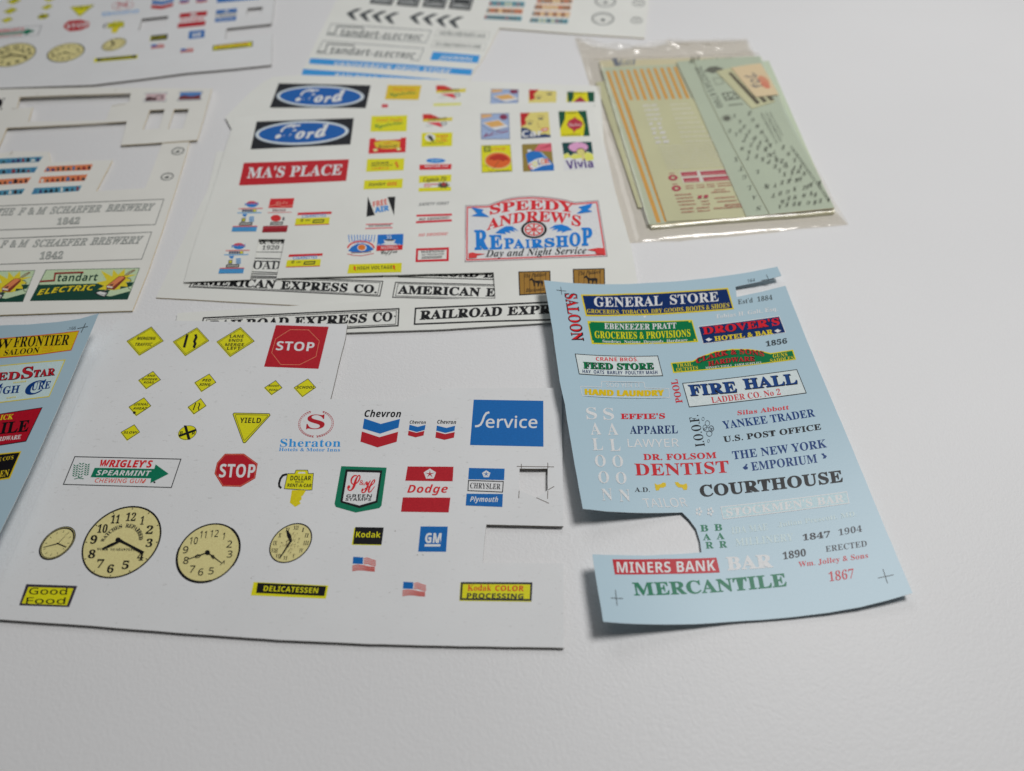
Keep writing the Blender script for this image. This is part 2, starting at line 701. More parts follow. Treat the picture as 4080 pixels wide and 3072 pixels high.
for q, tx in ((((335, 585), (465, 505), (533, 582), (405, 663)), (('END', 413, 480, 556, 18), ('DIVIDED', 365, 500, 587, 18), ('ROAD', 380, 470, 615, 18))),
              (((830, 605), (960, 528), (1022, 605), (892, 688)), (('PED', 897, 973, 598, 23), ('XING', 868, 970, 635, 22))),
              (((1445, 650), (1545, 587), (1605, 652), (1510, 716)), (('ROUGH', 1480, 1574, 644, 17), ('ROAD', 1484, 1558, 680, 17))),
              (((1705, 650), (1830, 571), (1902, 650), (1782, 733)), (('SCHOOL', 1728, 1885, 661, 24),)),
              (((250, 820), (385, 737), (449, 812), (318, 900)), (('SIGNAL', 293, 420, 809, 22), ('AHEAD', 285, 410, 845, 22))),
              (((180, 1043), (300, 975), (350, 1043), (237, 1117)), (('SLOW', 203, 326, 1057, 21),))):
    part('road_sign')
    dia(*q)
    for s, a, b, y, hh in tx:
        T(s, 'bs', BLK, (a, y), (b, y), (4, -hh), .008)
    if s == 'AHEAD':
        ell(BLK, (300, 872), 13, 12, 10)
part('road_sign')
dia((770, 822), (885, 745), (935, 812), (825, 886))
lane(9, (841, 785), (818, 850), (868, 785), (876, 802), (863, 830), (870, 850))
part('railway_crossing_sign')
ell(YEL, (765, 1051), (79, 0), (-17, 63))
ring(DRK, (768, 1048), (79, 0), (-17, 63), .06)
poly(BLK, (735, 985), (760, 985), (795, 1108), (770, 1112))
poly(BLK, (693, 1068), (845, 1014), (848, 1032), (697, 1088))
T('R', 'b', BLK, (700, 1066), (728, 1062), (4, -28))
T('R', 'b', BLK, (806, 1068), (834, 1064), (4, -28))
part('yield_sign')
poly(YEL, (1176, 872), (1490, 878), (1500, 893), (1282, 1138), (1262, 1144), (1165, 884))
line(DRK, 6, (1178, 875), (1488, 881), (1496, 896), (1275, 1138), (1258, 1134), (1168, 886), closed=True)
line(DRK, 4, (1196, 889), (1472, 894), (1476, 902), (1272, 1116), (1263, 1114), (1188, 897), closed=True)
T('YIELD', 'b', BLK, (1226, 962), (1412, 964), (8, -46))
part('stop_sign', 'red octagonal stop sign')
K('K')
oc = ((1982, 128), (2150, 127), (2272, 215), (2250, 345), (2122, 420), (1960, 416), (1890, 302), (1912, 208))
poly(RED, *oc)
line((206, 120, 90), 4, *inset(oc, 9), closed=True)
T('STOP', 'b', WHT, (1928, 337), (2242, 340), (14, -120), .004)
K('I')
part('hotel_sign')
T('S', 's', RED, (1812, 1018), (1972, 1018), (14, -130))
q = []
for k in range(19):
    for sgn in (-1, 1):
        t = math.radians(8 + k * 8.2) * sgn
        for rr, d in ((0.93, .16), (1.06, -.02)):
            c0 = (1900 + 146 * rr * math.sin(t) - 8 * math.cos(t), 970 + 112 * rr * math.cos(t))
            dx, dy = 146 * math.cos(t) * sgn * .13, -112 * math.sin(t) * sgn * .13
            nx, ny = math.sin(t) * 146 * d * .5, math.cos(t) * 112 * d * .5
            q.append([(c0[0] - dx * .6, c0[1] - dy * .6), (c0[0] + nx * .5 + dy * .22, c0[1] + ny * .5 - dx * .22), (c0[0] + dx * .7 + nx, c0[1] + dy * .7 + ny),
                      (c0[0] + nx * .5 - dy * .22, c0[1] + ny * .5 + dx * .22)])
many(RED, q)
T('Sheraton', 's', LBL, (1583, 1174), (2116, 1174), (5, -72))
T('Hotels & Motor Inns', 's', LBL, (1573, 1211), (2110, 1215), (3, -30))

K('J')
for nm, tx, b1, r1 in ((0, ((768, 190), (1016, 192), (4, -50)), ((768, 200), (880, 237), (1010, 203), (1000, 262), (875, 303), (757, 268)), ((752, 288), (870, 327), (998, 290), (988, 358), (858, 396), (742, 357))),
                       (1, ((1075, 235), (1185, 237), (2, -23)), ((1075, 242), (1130, 257), (1184, 243), (1178, 277), (1125, 292), (1070, 277)), ((1068, 283), (1122, 297), (1176, 284), (1170, 315), (1116, 328), (1064, 314))),
                       (2, ((1262, 235), (1390, 238), (2, -27)), ((1260, 248), (1325, 264), (1384, 249), (1380, 283), (1318, 298), (1256, 282)), ((1255, 290), (1316, 306), (1382, 292), (1376, 330), (1312, 345), (1250, 330)))):
    part('fuel_sign')
    T('Chevron', 'bs', BLK, *tx, emb=.01)
    poly(BLU, *b1)
    poly(RED, *r1)
part('service_sign')
poly(BLU, (1510, 72), (1982, 80), (1983, 391), (1485, 380))
line(WHT, 14, (1616, 158), (1596, 164), (1582, 184), (1568, 222), (1556, 242), (1540, 251), (1519, 253))
T('ervice', 'l', WHT, (1590, 264), (1940, 266), (4, -84), .012)
part('car_rental_sign')
poly(YEL, (248, 574), (424, 572), (414, 684), (226, 674))
poly(YEL, (296, 574), (306, 550), (384, 550), (390, 574), (372, 574), (366, 562), (324, 562), (316, 574))
poly((224, 190, 20), (278, 686), (376, 684), (352, 722), (342, 728), (344, 748), (328, 762), (338, 776), (300, 800), (264, 770))
line(DRK, 4, (248, 574), (296, 574), (306, 550), (384, 550), (390, 574), (424, 572), (414, 684), (376, 686), (226, 676), closed=True)
T('DOLLAR', 'b', BLK, (266, 620), (406, 620), (4, -32))
scrib(DRK, (300, 634), (362, 634), 9)
T('RENT-A-CAR', 'b', BLK, (247, 664), (410, 666), (3, -23))
line(BLK, 14, (244, 578), (216, 586), (200, 608), (191, 640), (192, 660), (206, 672))
part('stamp_shield_sign')
poly(GRN, (612, 523), (920, 533), (885, 790), (870, 808), (710, 838), (575, 800), (566, 780))
poly(BLK, (642, 545), (890, 552), (857, 770), (735, 808), (610, 770), (606, 760))
poly(WHT, (655, 562), (875, 568), (845, 758), (735, 790), (622, 760))
T('S', 'sc', BRED, (652, 692), (742, 692), (2, -110), .012)
T('&', 'b', BRED, (734, 652), (766, 652), (2, -34))
T('H', 'sc', BRED, (746, 708), (838, 704), (8, -92), .012)
T('GREEN', 'b', BLK, (645, 736), (818, 736), (3, -22))
T('STAMPS', 'b', BLK, (640, 759), (814, 759), (3, -20))


def pentastar(c, r, col):
    P5 = [(c[0] + r * math.sin(2 * math.pi * k / 5), c[1] - r * .86 * math.cos(2 * math.pi * k / 5)) for k in range(5)]
    poly(WHT, *P5)
    st = []
    for k in range(5):
        st.append((c[0] + r * .82 * math.sin(2 * math.pi * k / 5), c[1] - r * .7 * math.cos(2 * math.pi * k / 5)))
        st.append((c[0] + r * .17 * math.sin(2 * math.pi * (k + .5) / 5), c[1] - r * .15 * math.cos(2 * math.pi * (k + .5) / 5)))
    poly(col, *st)


part('car_maker_sign', 'two red bars with red lettering between')
poly(RED, (1062, 525), (1373, 527), (1367, 626), (1046, 622))
pentastar((1213, 577), 44, RED)
T('Dodge', 'bs', BRED, (1056, 721), (1330, 721), (8, -74), 0)
poly(RED, (1030, 735), (1352, 737), (1340, 837), (1017, 832))
part('car_maker_sign', 'three stacked panels in blue, white and blue')
poly(BLU, (1478, 535), (1720, 540), (1716, 618), (1472, 612))
pentastar((1595, 577), 30, BLU)
frame(DRK, 6, (1472, 617), (1714, 625), (1708, 702), (1468, 692))
T('CHRYSLER', 's', BLK, (1484, 673), (1690, 681), (4, -38))
poly(BLU, (1462, 710), (1708, 712), (1704, 800), (1456, 790))
T('Plymouth', 'bs', WHT, (1484, 775), (1672, 778), (5, -48))
for a, b in (((1802, 525), (2055, 528)), ((1833, 508), (1833, 538)), ((2012, 500), (2013, 538)), ((1818, 690), (1815, 742)), ((2013, 690), (2010, 745)),
             ((1935, 737), (2020, 775)), ((2014, 684), (2056, 660))):
    part('knife_cut')
    line((104, 96, 90), 5, a, b)

K('K')
part('chewing_gum_sign')
frame(DRK, 8, (657, 150), (1600, 172), (1513, 430), (553, 402))
T("WRIGLEY'S", 'bs', BRED, (878, 246), (1340, 252), (12, -66), .02)
poly(GRN, (835, 252), (1360, 262), (1372, 222), (1487, 305), (1325, 388), (1332, 345), (798, 335))
T('SPEARMINT', 'bs', WHT, (846, 318), (1326, 324), (10, -46))
T('CHEWING GUM', 'it', (206, 70, 50), (834, 382), (1284, 388), (6, -38), .006)
ell(DRK, (1362, 380), 10, 8, 8)
q = []
for k, (x, y0, y1) in enumerate(((690, 330, 240), (738, 340, 225), (790, 320, 232))):
    for j in range(6):
        y = y0 + (y1 - y0) * j / 5
        xx = x - 30 + (330 - y) * .12
        for sg in (-1, 1):
            q.append([(xx, y), (xx + sg * 14, y - 4), (xx + sg * 25, y - 17), (xx + sg * 8, y - 12)])
many(GRN, q)
line(GRN, 5, (655, 352), (690, 342), (740, 350))
line(GRN, 5, (690, 318), (700, 340))


def hand(col, w0, w1, a, b):
    d = Vector((b[0] - a[0], b[1] - a[1])).normalized()
    n = Vector((-d.y, d.x))
    poly(col, (a[0] + n.x * w0, a[1] + n.y * w0), (b[0] + n.x * w1, b[1] + n.y * w1), (b[0] - n.x * w1, b[1] - n.y * w1), (a[0] - n.x * w0, a[1] - n.y * w0))


def dial(c, a, b, w, ticks, r0, r1, tw):
    ell(TAN, c, a, b, 48)
    ring(BLK, c, a, b, w, 56)
    q = []
    for k in range(12):
        t = math.pi * 2 * k / 12
        d = (a[0] * math.sin(t) - b[0] * math.cos(t), a[1] * math.sin(t) - b[1] * math.cos(t))
        e = (a[0] * math.cos(t) + b[0] * math.sin(t), a[1] * math.cos(t) + b[1] * math.sin(t))
        q.append([(c[0] + d[0] * r + e[0] * s, c[1] + d[1] * r + e[1] * s) for r, s in ((r0, -tw), (r0, tw), (r1, tw), (r1, -tw))])
    if ticks:
        many(BLK, q)


part('clock_face', 'smallest clock face with thin baton marks')
dial((505, 917), (142, 0), (-80, 149), .15, True, .62, .76, .014)
ring(TAN, (509, 914), (132, 0), (-74, 138), .02)
hand(BLK, 5, 3, (512, 920), (383, 954))
hand(BLK, 6, 6, (500, 916), (584, 952))
hand(BLK, 2, 1, (512, 922), (594, 832))
part('clock_face', 'largest clock face with bold slanted numerals')
dial((1071, 908), (337, 0), (-105, 320), .045, True, .90, .945, .012)
for s, x, y, w in (('12', 1155, 722, 88), ('1', 1255, 754, 34), ('2', 1320, 836, 62), ('3', 1317, 952, 58), ('4', 1240, 1070, 58), ('5', 1108, 1146, 60), ('6', 975, 1180, 58),
                   ('7', 885, 1134, 62), ('8', 812, 1050, 62), ('9', 828, 922, 60), ('10', 905, 826, 88), ('11', 1020, 742, 78)):
    T(s, 'bi', BLK, (x - w / 2 - 8, y), (x + w / 2 - 8, y), (16, -76), .012)
arctext('WATCHES REPAIRED', 's', DRK, (1066, 925), (337, 0), (-105, 320), .46, -1.35, 1.25, .045, .10)
T('WORK  GUARANTEED', 's', DRK, (856, 978), (1196, 984), (3, -18))
hand(BLK, 12, 9, (1030, 880), (1150, 940))
hand(BLK, 9, 14, (1145, 938), (1268, 1006))
hand(BLK, 6, 12, (1080, 890), (990, 932))
hand(BLK, 12, 6, (992, 930), (905, 970))
ell(BLK, (1046, 890), 24, 20, 14)
part('clock_face', 'clock face with thin upright numerals and a heavy black rim')
dial((1835, 1004), (275, 0), (-68, 264), .05, False, .9, .95, .01)
poly(BLK, *epts((1835, 1004), (279, 0), (-69, 267), 30, 1.2, 3.4), *epts((1838, 1000), (262, 0), (-64, 250), 30, 3.4, 1.2))
poly(BLK, *epts((1835, 1004), (279, 0), (-69, 267), 30, -1.0, .5), *epts((1832, 1006), (264, 0), (-64, 252), 30, .5, -1.0))
for s, x, y, w in (('12', 1890, 862, 72), ('1', 1970, 886, 18), ('2', 2022, 956, 46), ('3', 2025, 1044, 44), ('4', 1962, 1132, 46), ('5', 1862, 1192, 46), ('6', 1770, 1202, 46),
                   ('7', 1695, 1176, 46), ('8', 1640, 1100, 46), ('9', 1636, 1006, 46), ('10', 1708, 926, 70), ('11', 1792, 872, 56)):
    T(s, 'l', BLK, (x - w / 2 - 5, y), (x + w / 2 - 5, y), (12, -62), .006)
ell(BLK, (1830, 1000), 23, 22, 14)
hand(BLK, 5, 3, (1825, 1002), (1660, 1058))
hand(BLK, 5, 3, (1836, 1004), (1955, 1092))
line(BLK, 5, (1716, 1038), (1740, 1018), (1776, 1022), (1760, 1040), (1730, 1046), closed=True)
line(BLK, 5, (1862, 1032), (1880, 1022), (1898, 1046), (1880, 1054), closed=True)
part('diner_sign')
poly((54, 46, 60), (232, 1277), (682, 1293), (610, 1480), (168, 1465))
poly(YEL, (252, 1302), (648, 1314), (590, 1464), (192, 1448))
T('Good', 'l', BLK, (252, 1368), (588, 1372), (10, -62), .008)
T('Food', 'l', BLK, (228, 1450), (572, 1454), (10, -60), .008)

K('L')
part('clock_face', 'clock face with Roman numerals and thin rim')
dial((408, 338), (128, 0), (-45, 126), .06, False, .70, .90, .03)
for k, s in enumerate(('XII', 'I', 'II', 'III', 'IV', 'V', 'VI', 'VII', 'VIII', 'IX', 'X', 'XI')):
    t = math.pi * 2 * k / 12
    x, y = 408 + 128 * .76 * math.sin(t) + 45 * .76 * math.cos(t), 338 - 126 * .76 * math.cos(t)
    w = 3 + 4.5 * len(s)
    T(s, 's', BLK, (x - w - 3, y + 12), (x + w - 3, y + 12), (6, -25))
hand(BLK, 6, 3, (412, 322), (338, 436))
hand(BLK, 7, 13, (412, 330), (398, 290))
hand(BLK, 13, 3, (398, 290), (384, 258))
for _ in range(46):
    t, r = RND.uniform(0, 6.28), RND.uniform(.1, .5)
    x, y = 408 + 128 * r * math.sin(t) + 45 * r * math.cos(t), 338 - 126 * r * math.cos(t)
    poly((96, 84, 60), (x, y), (x + RND.uniform(3, 8), y - 3), (x + 5, y + RND.uniform(2, 5)))
part('film_sign')
poly(YEL, (808, 242), (990, 244), (977, 353), (792, 349))
poly(BLK, (815, 237), (994, 240), (980, 348), (800, 345))
T('Kodak', 'b', YEL, (818, 302), (972, 304), (4, -38), -.006)
part('car_maker_sign', 'small square blue sign with white letters')
poly(BLU, (1226, 233), (1397, 234), (1386, 393), (1210, 392))
T('GM', 'b', WHT, (1252, 338), (1353, 338), (6, -64), .02)
poly(WHT, (1252, 345), (1352, 345), (1350, 360), (1250, 360))
for off in ((0, 0), (316, 157)):
    K('L', off)
    part('flag_sign')
    poly(BLU, (802, 424), (864, 428), (862, 470), (798, 468))
    for k in range(4):
        line((196, 84, 76), 6, (868, 436 + 11 * k), (892, 432 + 11 * k), (916, 442 + 11 * k), (944, 450 + 10 * k))
    for k in range(4):
        line((196, 84, 76), 6, (796, 482 + 10 * k), (830, 476 + 10 * k), (866, 480 + 9 * k), (900, 488 + 8 * k), (938, 490 + 8 * k))
K('L')
part('delicatessen_sign')
poly(YEL, (175, 583), (645, 605), (630, 688), (157, 667))
poly(BLK, (200, 588), (632, 610), (620, 672), (190, 652))
T('DELICATESSEN', 'b', YEL, (236, 640), (578, 654), (6, -34), -.006)
part('film_sign', 'yellow sign with a dark hand-drawn border')
poly(YEL, (1476, 588), (1926, 590), (1922, 708), (1470, 702))
frame(DRK, 13, (1480, 583), (1930, 585), (1925, 703), (1472, 697))
T('Kodak', 's', BRED, (1520, 639), (1670, 639), (3, -38))
T('COLOR', 'b', BRED, (1694, 639), (1874, 641), (3, -34))
T('PROCESSING', 'b', DRK, (1516, 686), (1872, 691), (3, -34), .01)
for x, y in ((1030, 648), (1065, 262), (1205, 412), (1240, 412), (160, 560)):
    part('pencil_mark')
    poly((150, 146, 138), (x - 5, y), (x, y - 3), (x + 6, y), (x, y + 4))
close()
n_front = list(front.children)

# ================================================================== 2  the same card printed again, far left corner
BACK_ROT, BACK_FROM, BACK_TO = 0.0, (0, 0), (0, 0)


def fit(pairs):
    a = [complex(*p) for p, _ in pairs]
    b = [complex(*q) for _, q in pairs]
    ma, mb = sum(a) / len(a), sum(b) / len(b)
    num = sum((q - mb) * (p - ma).conjugate() for p, q in zip(a, b))
    rot = math.atan2(num.imag, num.real)
    sc = abs(num) / sum(abs(p - ma) ** 2 for p in a)
    return rot, (ma.real, ma.imag), (mb.real, mb.imag), sc


def pts_on(crop, z, *ps):
    K(crop)
    return [at(p, flat(z)) for p in ps]


fr = pts_on('Z', 1.0, (935, 1165), (507, 1017), (1072, 1278), (625, 1276), (448, 1195), (918, 1057))
bk = pts_on('A', 1.0, (1570, 280), (620, 205), (1860, 372), (920, 475), (520, 435), (1540, 155))
BACK_ROT, BACK_FROM, BACK_TO, _sc = fit(list(zip(fr, bk)))
back = bpy.data.objects.new('sign_card', None)
C.objects.link(back)
cr, sr = math.cos(BACK_ROT), math.sin(BACK_ROT)


def to_back(x, y):
    x, y = x - BACK_FROM[0], y - BACK_FROM[1]
    return (BACK_TO[0] + cr * x - sr * y, BACK_TO[1] + sr * x + cr * y)


def from_back(x, y):
    x, y = x - BACK_TO[0], y - BACK_TO[1]
    return (BACK_FROM[0] + cr * x + sr * y, BACK_FROM[1] - sr * x + cr * y)


bl_ = to_back(front.location.x * 1000, front.location.y * 1000)
back.location = (bl_[0] / 1000, bl_[1] / 1000, 0)
back.rotation_euler = (0, 0, BACK_ROT)
h_back = lambda x, y: h_front(*from_back(x, y))
K('A')
sheet('sign_card', 'white card of road signs and clocks, blurred in the far left corner of the table', 'sign card', 'card', h_back,
      [(-420, 720), (740, 680), (1100, 637), (1500, 584), (1860, 553), (2175, 520), (2182, 380), (2180, 272), (1990, 288), (1805, 310), (1818, 228), (2000, 208), (2178, 190),
       (2190, 100), (2215, -160), (-420, -160)],
      [[(1137, 150), (1350, 128), (1318, 222), (1108, 244)], [(1985, 66), (2106, 55), (2092, 112), (2040, 136), (1974, 118)]],
      WHITE_CARD, EDGE_CARD, thick=0.6, step=8.0, root=back)
for ch in n_front:
    if ch.name.split('.')[0] in ('card', 'stamp_shield_sign', 'hotel_pass', 'knife_cut', 'pencil_mark', 'stop_pass'):
        continue
    c = ch.copy()
    C.objects.link(c)
    c.parent = back

# ================================================================== 3  the light blue decal sheet, right
def blue_h(x, y):
    # curls up towards both long sides about an axis that runs from the near edge to the far edge
    ax, ay, ang = BLUE_AXIS
    s = (x - ax) * math.cos(ang) + (y - ay) * math.sin(ang)
    t = -(x - ax) * math.sin(ang) + (y - ay) * math.cos(ang)
    z = 0.5 + (0.0032 if s < 0 else 0.0010) * s * s
    z += 0.35 * max(0, (-t - 30) / 25) ** 2
    z += 0.6 * max(0, min(1, (t - 30) / 25)) ** 2
    return z


K('Z')
pa, pb = at((1430, 615), flat(1)), at((1640, 1320), flat(1))
BLUE_AXIS = ((pa[0] + pb[0]) / 2, (pa[1] + pb[1]) / 2, math.atan2(-(pb[0] - pa[0]), (pb[1] - pa[1])) + math.pi)
BLUE_AXIS = (BLUE_AXIS[0], BLUE_AXIS[1], math.atan2(pa[1] - pb[1], pa[0] - pb[0]) - math.pi / 2)
D5 = lambda c, L: [((CROPS[c][0] + x * CROPS[c][2]) * 2212 / 4080, (CROPS[c][1] + y * CROPS[c][2]) * 2212 / 4080) for x, y in L]
o_blue = (D5('M', [(35, 135), (180, 150), (360, 162), (600, 166), (860, 156), (1150, 138), (1420, 108), (1690, 68), (1905, 25), (1938, 98), (1760, 145), (1570, 185), (1578, 268), (1780, 225), (1970, 178)])
          + [(1768, 796), (1840, 966), (1905, 1124)]
          + D5('O', [(2115, 630), (1960, 674), (1800, 715), (1600, 750), (1400, 775), (1200, 792), (1000, 805), (800, 817), (600, 822), (400, 816), (235, 805), (210, 660), (168, 393),
                     (330, 400), (500, 402), (670, 394), (832, 382), (822, 310), (800, 240), (760, 185), (715, 140), (560, 143), (400, 141), (250, 133), (110, 118)])
          + [(1238, 985), (1220, 873), (1209, 823), (1193, 709)])
sheet('decal_sheet', 'pale blue curling sheet of old western shop lettering, notched at its left side', 'decal sheet', 'backing_paper',
      blue_h, o_blue, [], BLUE_PAPER, EDGE_WHITE, thick=0.15, step=1.6, base=0.05, gloss=0.3)
PALE = (216, 230, 231)
SIGNFILL = (196, 216, 220)
K('M')
part('saloon_lettering')
T('SALOON', 's', BLK, (197, 240), (258, 622), (102, -2), .02)
T('SALOON', 's', BRED, (206, 247), (262, 614), (86, -2), -.004)
part('general_store_sign')
poly(GLD, (330, 248), (700, 240), (1100, 223), (1510, 195), (1558, 367), (1100, 402), (700, 418), (370, 423))
poly(NVY, (344, 258), (700, 250), (1100, 233), (1500, 206), (1546, 358), (1100, 391), (700, 407), (380, 411))
T('GENERAL', 's', WHT, (438, 346), (985, 336), (-4, -80), .006)
T('STORE', 's', WHT, (1048, 331), (1436, 304), (-8, -78), .006)
T('GROCERIES, TOBACCO, DRY GOODS,', 's', GLD, (380, 402), (1160, 386), (0, -38))
T('BOOTS & SHOES', 's', GLD, (1172, 386), (1520, 352), (-2, -38))
part('provisions_sign')
poly((214, 190, 30), (382, 460), (800, 460), (1222, 452), (1272, 628), (850, 645), (418, 645))
poly(BGRN, (391, 468), (800, 468), (1215, 460), (1262, 620), (850, 636), (427, 636))
for x, y in ((394, 470), (1196, 462), (420, 624), (1238, 612)):
    poly((214, 190, 30), (x - 4, y - 6), (x + 12, y - 6), (x + 14, y + 10), (x - 2, y + 10))
T('EBENEEZER PRATT', 's', WHT, (520, 526), (1096, 521), (-2, -48), .006)
T('GROCERIES & PROVISIONS', 's', YEL, (444, 599), (1210, 586), (-5, -58), .004)
T('Sundries  Notions  Drygoods  Hardware', 's', WHT, (504, 641), (1184, 630), (-1, -30))
part('hotel_bar_sign')
poly(WHT, (1270, 503), (1921, 419), (1974, 553), (1310, 645))
poly(NVY, (1276, 508), (1918, 425), (1967, 551), (1313, 640))
T("DROVER'S", 's', BLK, (1316, 574), (1930, 497), (-12, -62), .035)
T("DROVER'S", 's', (196, 30, 44), (1312, 571), (1926, 494), (-12, -62), .02)
T('HOTEL & BAR', 's', GLD, (1404, 623), (1872, 566), (-8, -38), .02)
for x, y in ((1356, 610), (1908, 540)):
    poly(WHT, (x - 28, y + 2), (x - 12, y - 8), (x, y - 14), (x + 12, y - 6), (x + 28, y - 4), (x + 12, y + 8), (x, y + 16), (x - 12, y + 10))
part('lettering')
T("Est'd  1884", 's', (70, 78, 80), (1590, 328), (1866, 290), (-3, -40))
part('lettering', 'faint pale name')
T('Tobias H. Galt, Esq.', 's', PALE, (1412, 452), (1908, 386), (-4, -42))
part('lettering')
T('1856', 's', (60, 68, 72), (1814, 666), (1985, 640), (-5, -44), .02)
part('feed_store_sign')
poly(SIGNFILL, (286, 725), (945, 741), (986, 900), (318, 886))
frame(DRK, 6, (282, 722), (948, 738), (990, 903), (315, 888))
T('CRANE BROS.', 'b', BRED, (452, 780), (790, 784), (-3, -31))
T('FEED STORE', 's', BLK, (356, 845), (920, 852), (-5, -54), .03)
T('FEED STORE', 's', BGRN, (350, 841), (914, 848), (-5, -54), .016)
T('HAY  OATS  BARLEY  POULTRY MASH', 'b', NVY, (345, 878), (945, 886), (-2, -28))
part('hardware_sign')
poly((214, 190, 30), (1050, 795), (1225, 780), (1290, 745), (1400, 705), (1540, 684), (1680, 685), (1780, 700), (1850, 718), (2030, 690), (2055, 770), (1700, 816), (1350, 853), (1070, 878))
poly(BGRN, (1061, 803), (1228, 789), (1295, 753), (1402, 713), (1540, 692), (1680, 693), (1778, 708), (1850, 727), (2023, 699), (2044, 764), (1700, 808), (1350, 845), (1079, 868))
T('TRAIL', 's', GLD, (1098, 829), (1226, 819), (-2, -26))
T('OUTFITS', 's', GLD, (1096, 865), (1270, 850), (-3, -28))
T('GUNS', 's', GLD, (1870, 758), (1985, 743), (-3, -30))
T('SADDLES', 's', GLD, (1848, 795), (2036, 769), (-3, -28))
for c_, e_, d_ in ((BLK, .04, 3), ((176, 40, 44), .008, 0)):
    T('CLARK & SONS', 's', c_, (1254 + d_, 806 + d_), (1800 + d_, 748 + d_), (-6, -42), e_, arch=46)
    T('HARDWARE', 's', c_, (1352 + d_, 826 + d_), (1726 + d_, 784 + d_), (-5, -38), e_, arch=12)
T("MINER'S TOOLS   FARM SUPPLIES", 's', WHT, (1330, 847), (1776, 803), (-2, -18))
part('laundry_sign')
line((214, 226, 228), 4, (328, 985), (495, 990), (498, 945), (835, 952), (845, 998), (1035, 1002), (1042, 1075), (342, 1060), closed=True)
T('SOO YEN LI', 'l', (214, 226, 228), (535, 990), (802, 993), (-2, -34))
for d_ in (0, 5, 10):
    T('HAND LAUNDRY', 'b', (226, 176, 20), (362 + d_, 1052), (990 + d_, 1060), (-2, -48))
part('pool_lettering')
T('POOL', 's', (186, 44, 54), (1148, 1114), (1104, 926), (-56, 6), .01)
part('fire_hall_sign')
poly(SIGNFILL, (1147, 962), (2059, 851), (2134, 1038), (1200, 1149))
frame(DRK, 6, (1142, 958), (2062, 847), (2140, 1040), (1197, 1153))
for c_, e_, d_ in ((BLK, .02, 6), ((16, 58, 118), .014, 0)):
    T('FIRE', 's', c_, (1206 + d_, 1060 + d_), (1584 + d_, 1030 + d_), (-22, -86), e_)
    T('HALL', 's', c_, (1642 + d_, 1008 + d_), (2068 + d_, 962 + d_), (-22, -84), e_)
T('LADDER CO. No 2', 's', (190, 56, 64), (1382, 1120), (1934, 1052), (-12, -50))
part('crop_mark')
line(DRK, 4, (135, 213), (212, 222))
line(DRK, 4, (168, 187), (178, 250))
part('crop_mark')
line(DRK, 4, (1775, 136), (1876, 122))
line(DRK, 4, (1816, 90), (1838, 134))
T('164', 'l', DRK, (1664, 153), (1724, 145), (2, -26))

K('N')
for col_ in (((195, 88), (225, 200), (240, 315), (260, 437), (285, 557), (310, 685)), ((320, 92), (350, 203), (368, 320), (388, 440), (413, 563), (440, 692))):
    part('saloon_lettering', 'column of pale white letters')
    for ch, (x, y) in zip('SALOON', col_):
        T(ch, 's', (222, 234, 234), (x - 33, y + 44), (x + 45, y + 42), (-10, -88))
for nm, s, st, c_, bl, br, up, e_ in (
        ('apparel_lettering', "EFFIE'S", 's', (190, 30, 44), (412, 129), (738, 126), (-2, -42), .02),
        ('apparel_lettering', 'APPAREL', 's', NVY, (480, 236), (832, 233), (-3, -60), .004),
        ('lawyer_lettering', 'LAWYER', 'l', PALE, (465, 335), (840, 331), (-6, -60), .006),
        ('dentist_lettering', 'DR. FOLSOM', 's', (190, 26, 40), (580, 430), (1116, 416), (-5, -46), .014),
        ('dentist_lettering', 'DENTIST', 's', (186, 20, 34), (520, 544), (1210, 522), (-10, -90), .006),
        ('lettering', 'A.D.', 's', INKB, (515, 664), (626, 664), (-2, -34), 0),
        ('tailor_lettering', 'TAILOR', 'l', PALE, (590, 778), (906, 772), (-22, -66), .006),
        ('trader_lettering', 'Silas Abbott', 's', (196, 60, 66), (1270, 101), (1648, 58), (-3, -34), .006),
        ('trader_lettering', 'YANKEE TRADER', 's', (8, 52, 112), (1170, 202), (1842, 110), (-16, -58), .004),
        ('post_office_lettering', 'U.S. POST OFFICE', 's', INKB, (1170, 300), (1886, 206), (-8, -44), .012),
        ('emporium_lettering', 'THE NEW YORK', 's', (8, 52, 112), (1238, 427), (1928, 337), (-12, -62), .004),
        ('emporium_lettering', 'EMPORIUM', 's', (8, 52, 112), (1376, 510), (1858, 449), (-12, -64), .004),
        ('courthouse_lettering', 'COURTHOUSE', 's', BLK, (1000, 704), (2048, 592), (-16, -90), .02)):
    part(nm)
    T(s, st, c_, bl, br, up, e_)
part('lodge_lettering')
T('I.O.O.F.', 's', BLK, (1032, 326), (982, 98), (-72, 8))
part('scroll_ornament')
for c_, a_, b_ in (((1048, 160), 18, 22), ((1050, 205), 34, 16), ((1062, 236), 22, 22), ((1076, 200), 20, 24), ((1030, 190), 16, 20), ((1084, 204), 14, 9), ((1016, 128), 10, 14), ((1056, 290), 9, 12)):
    ring((70, 80, 88), c_, a_, b_, .2, 20)
part('boot_mark')
poly((228, 178, 20), (660, 600), (680, 612), (705, 606), (722, 594), (742, 598), (744, 622), (722, 634), (702, 632), (692, 652), (670, 654), (664, 630))
part('boot_mark')
poly((228, 178, 20), (808, 592), (832, 592), (846, 606), (870, 610), (894, 600), (902, 622), (898, 648), (874, 650), (862, 632), (836, 632), (818, 616))
part('pointing_hand_mark')
poly((8, 52, 112), (1306, 486), (1326, 470), (1330, 458), (1344, 462), (1334, 476), (1346, 484), (1342, 498), (1322, 500))
part('pointing_hand_mark')
poly((8, 52, 112), (1882, 384), (1902, 380), (1908, 392), (1926, 400), (1916, 416), (1896, 420), (1902, 402))

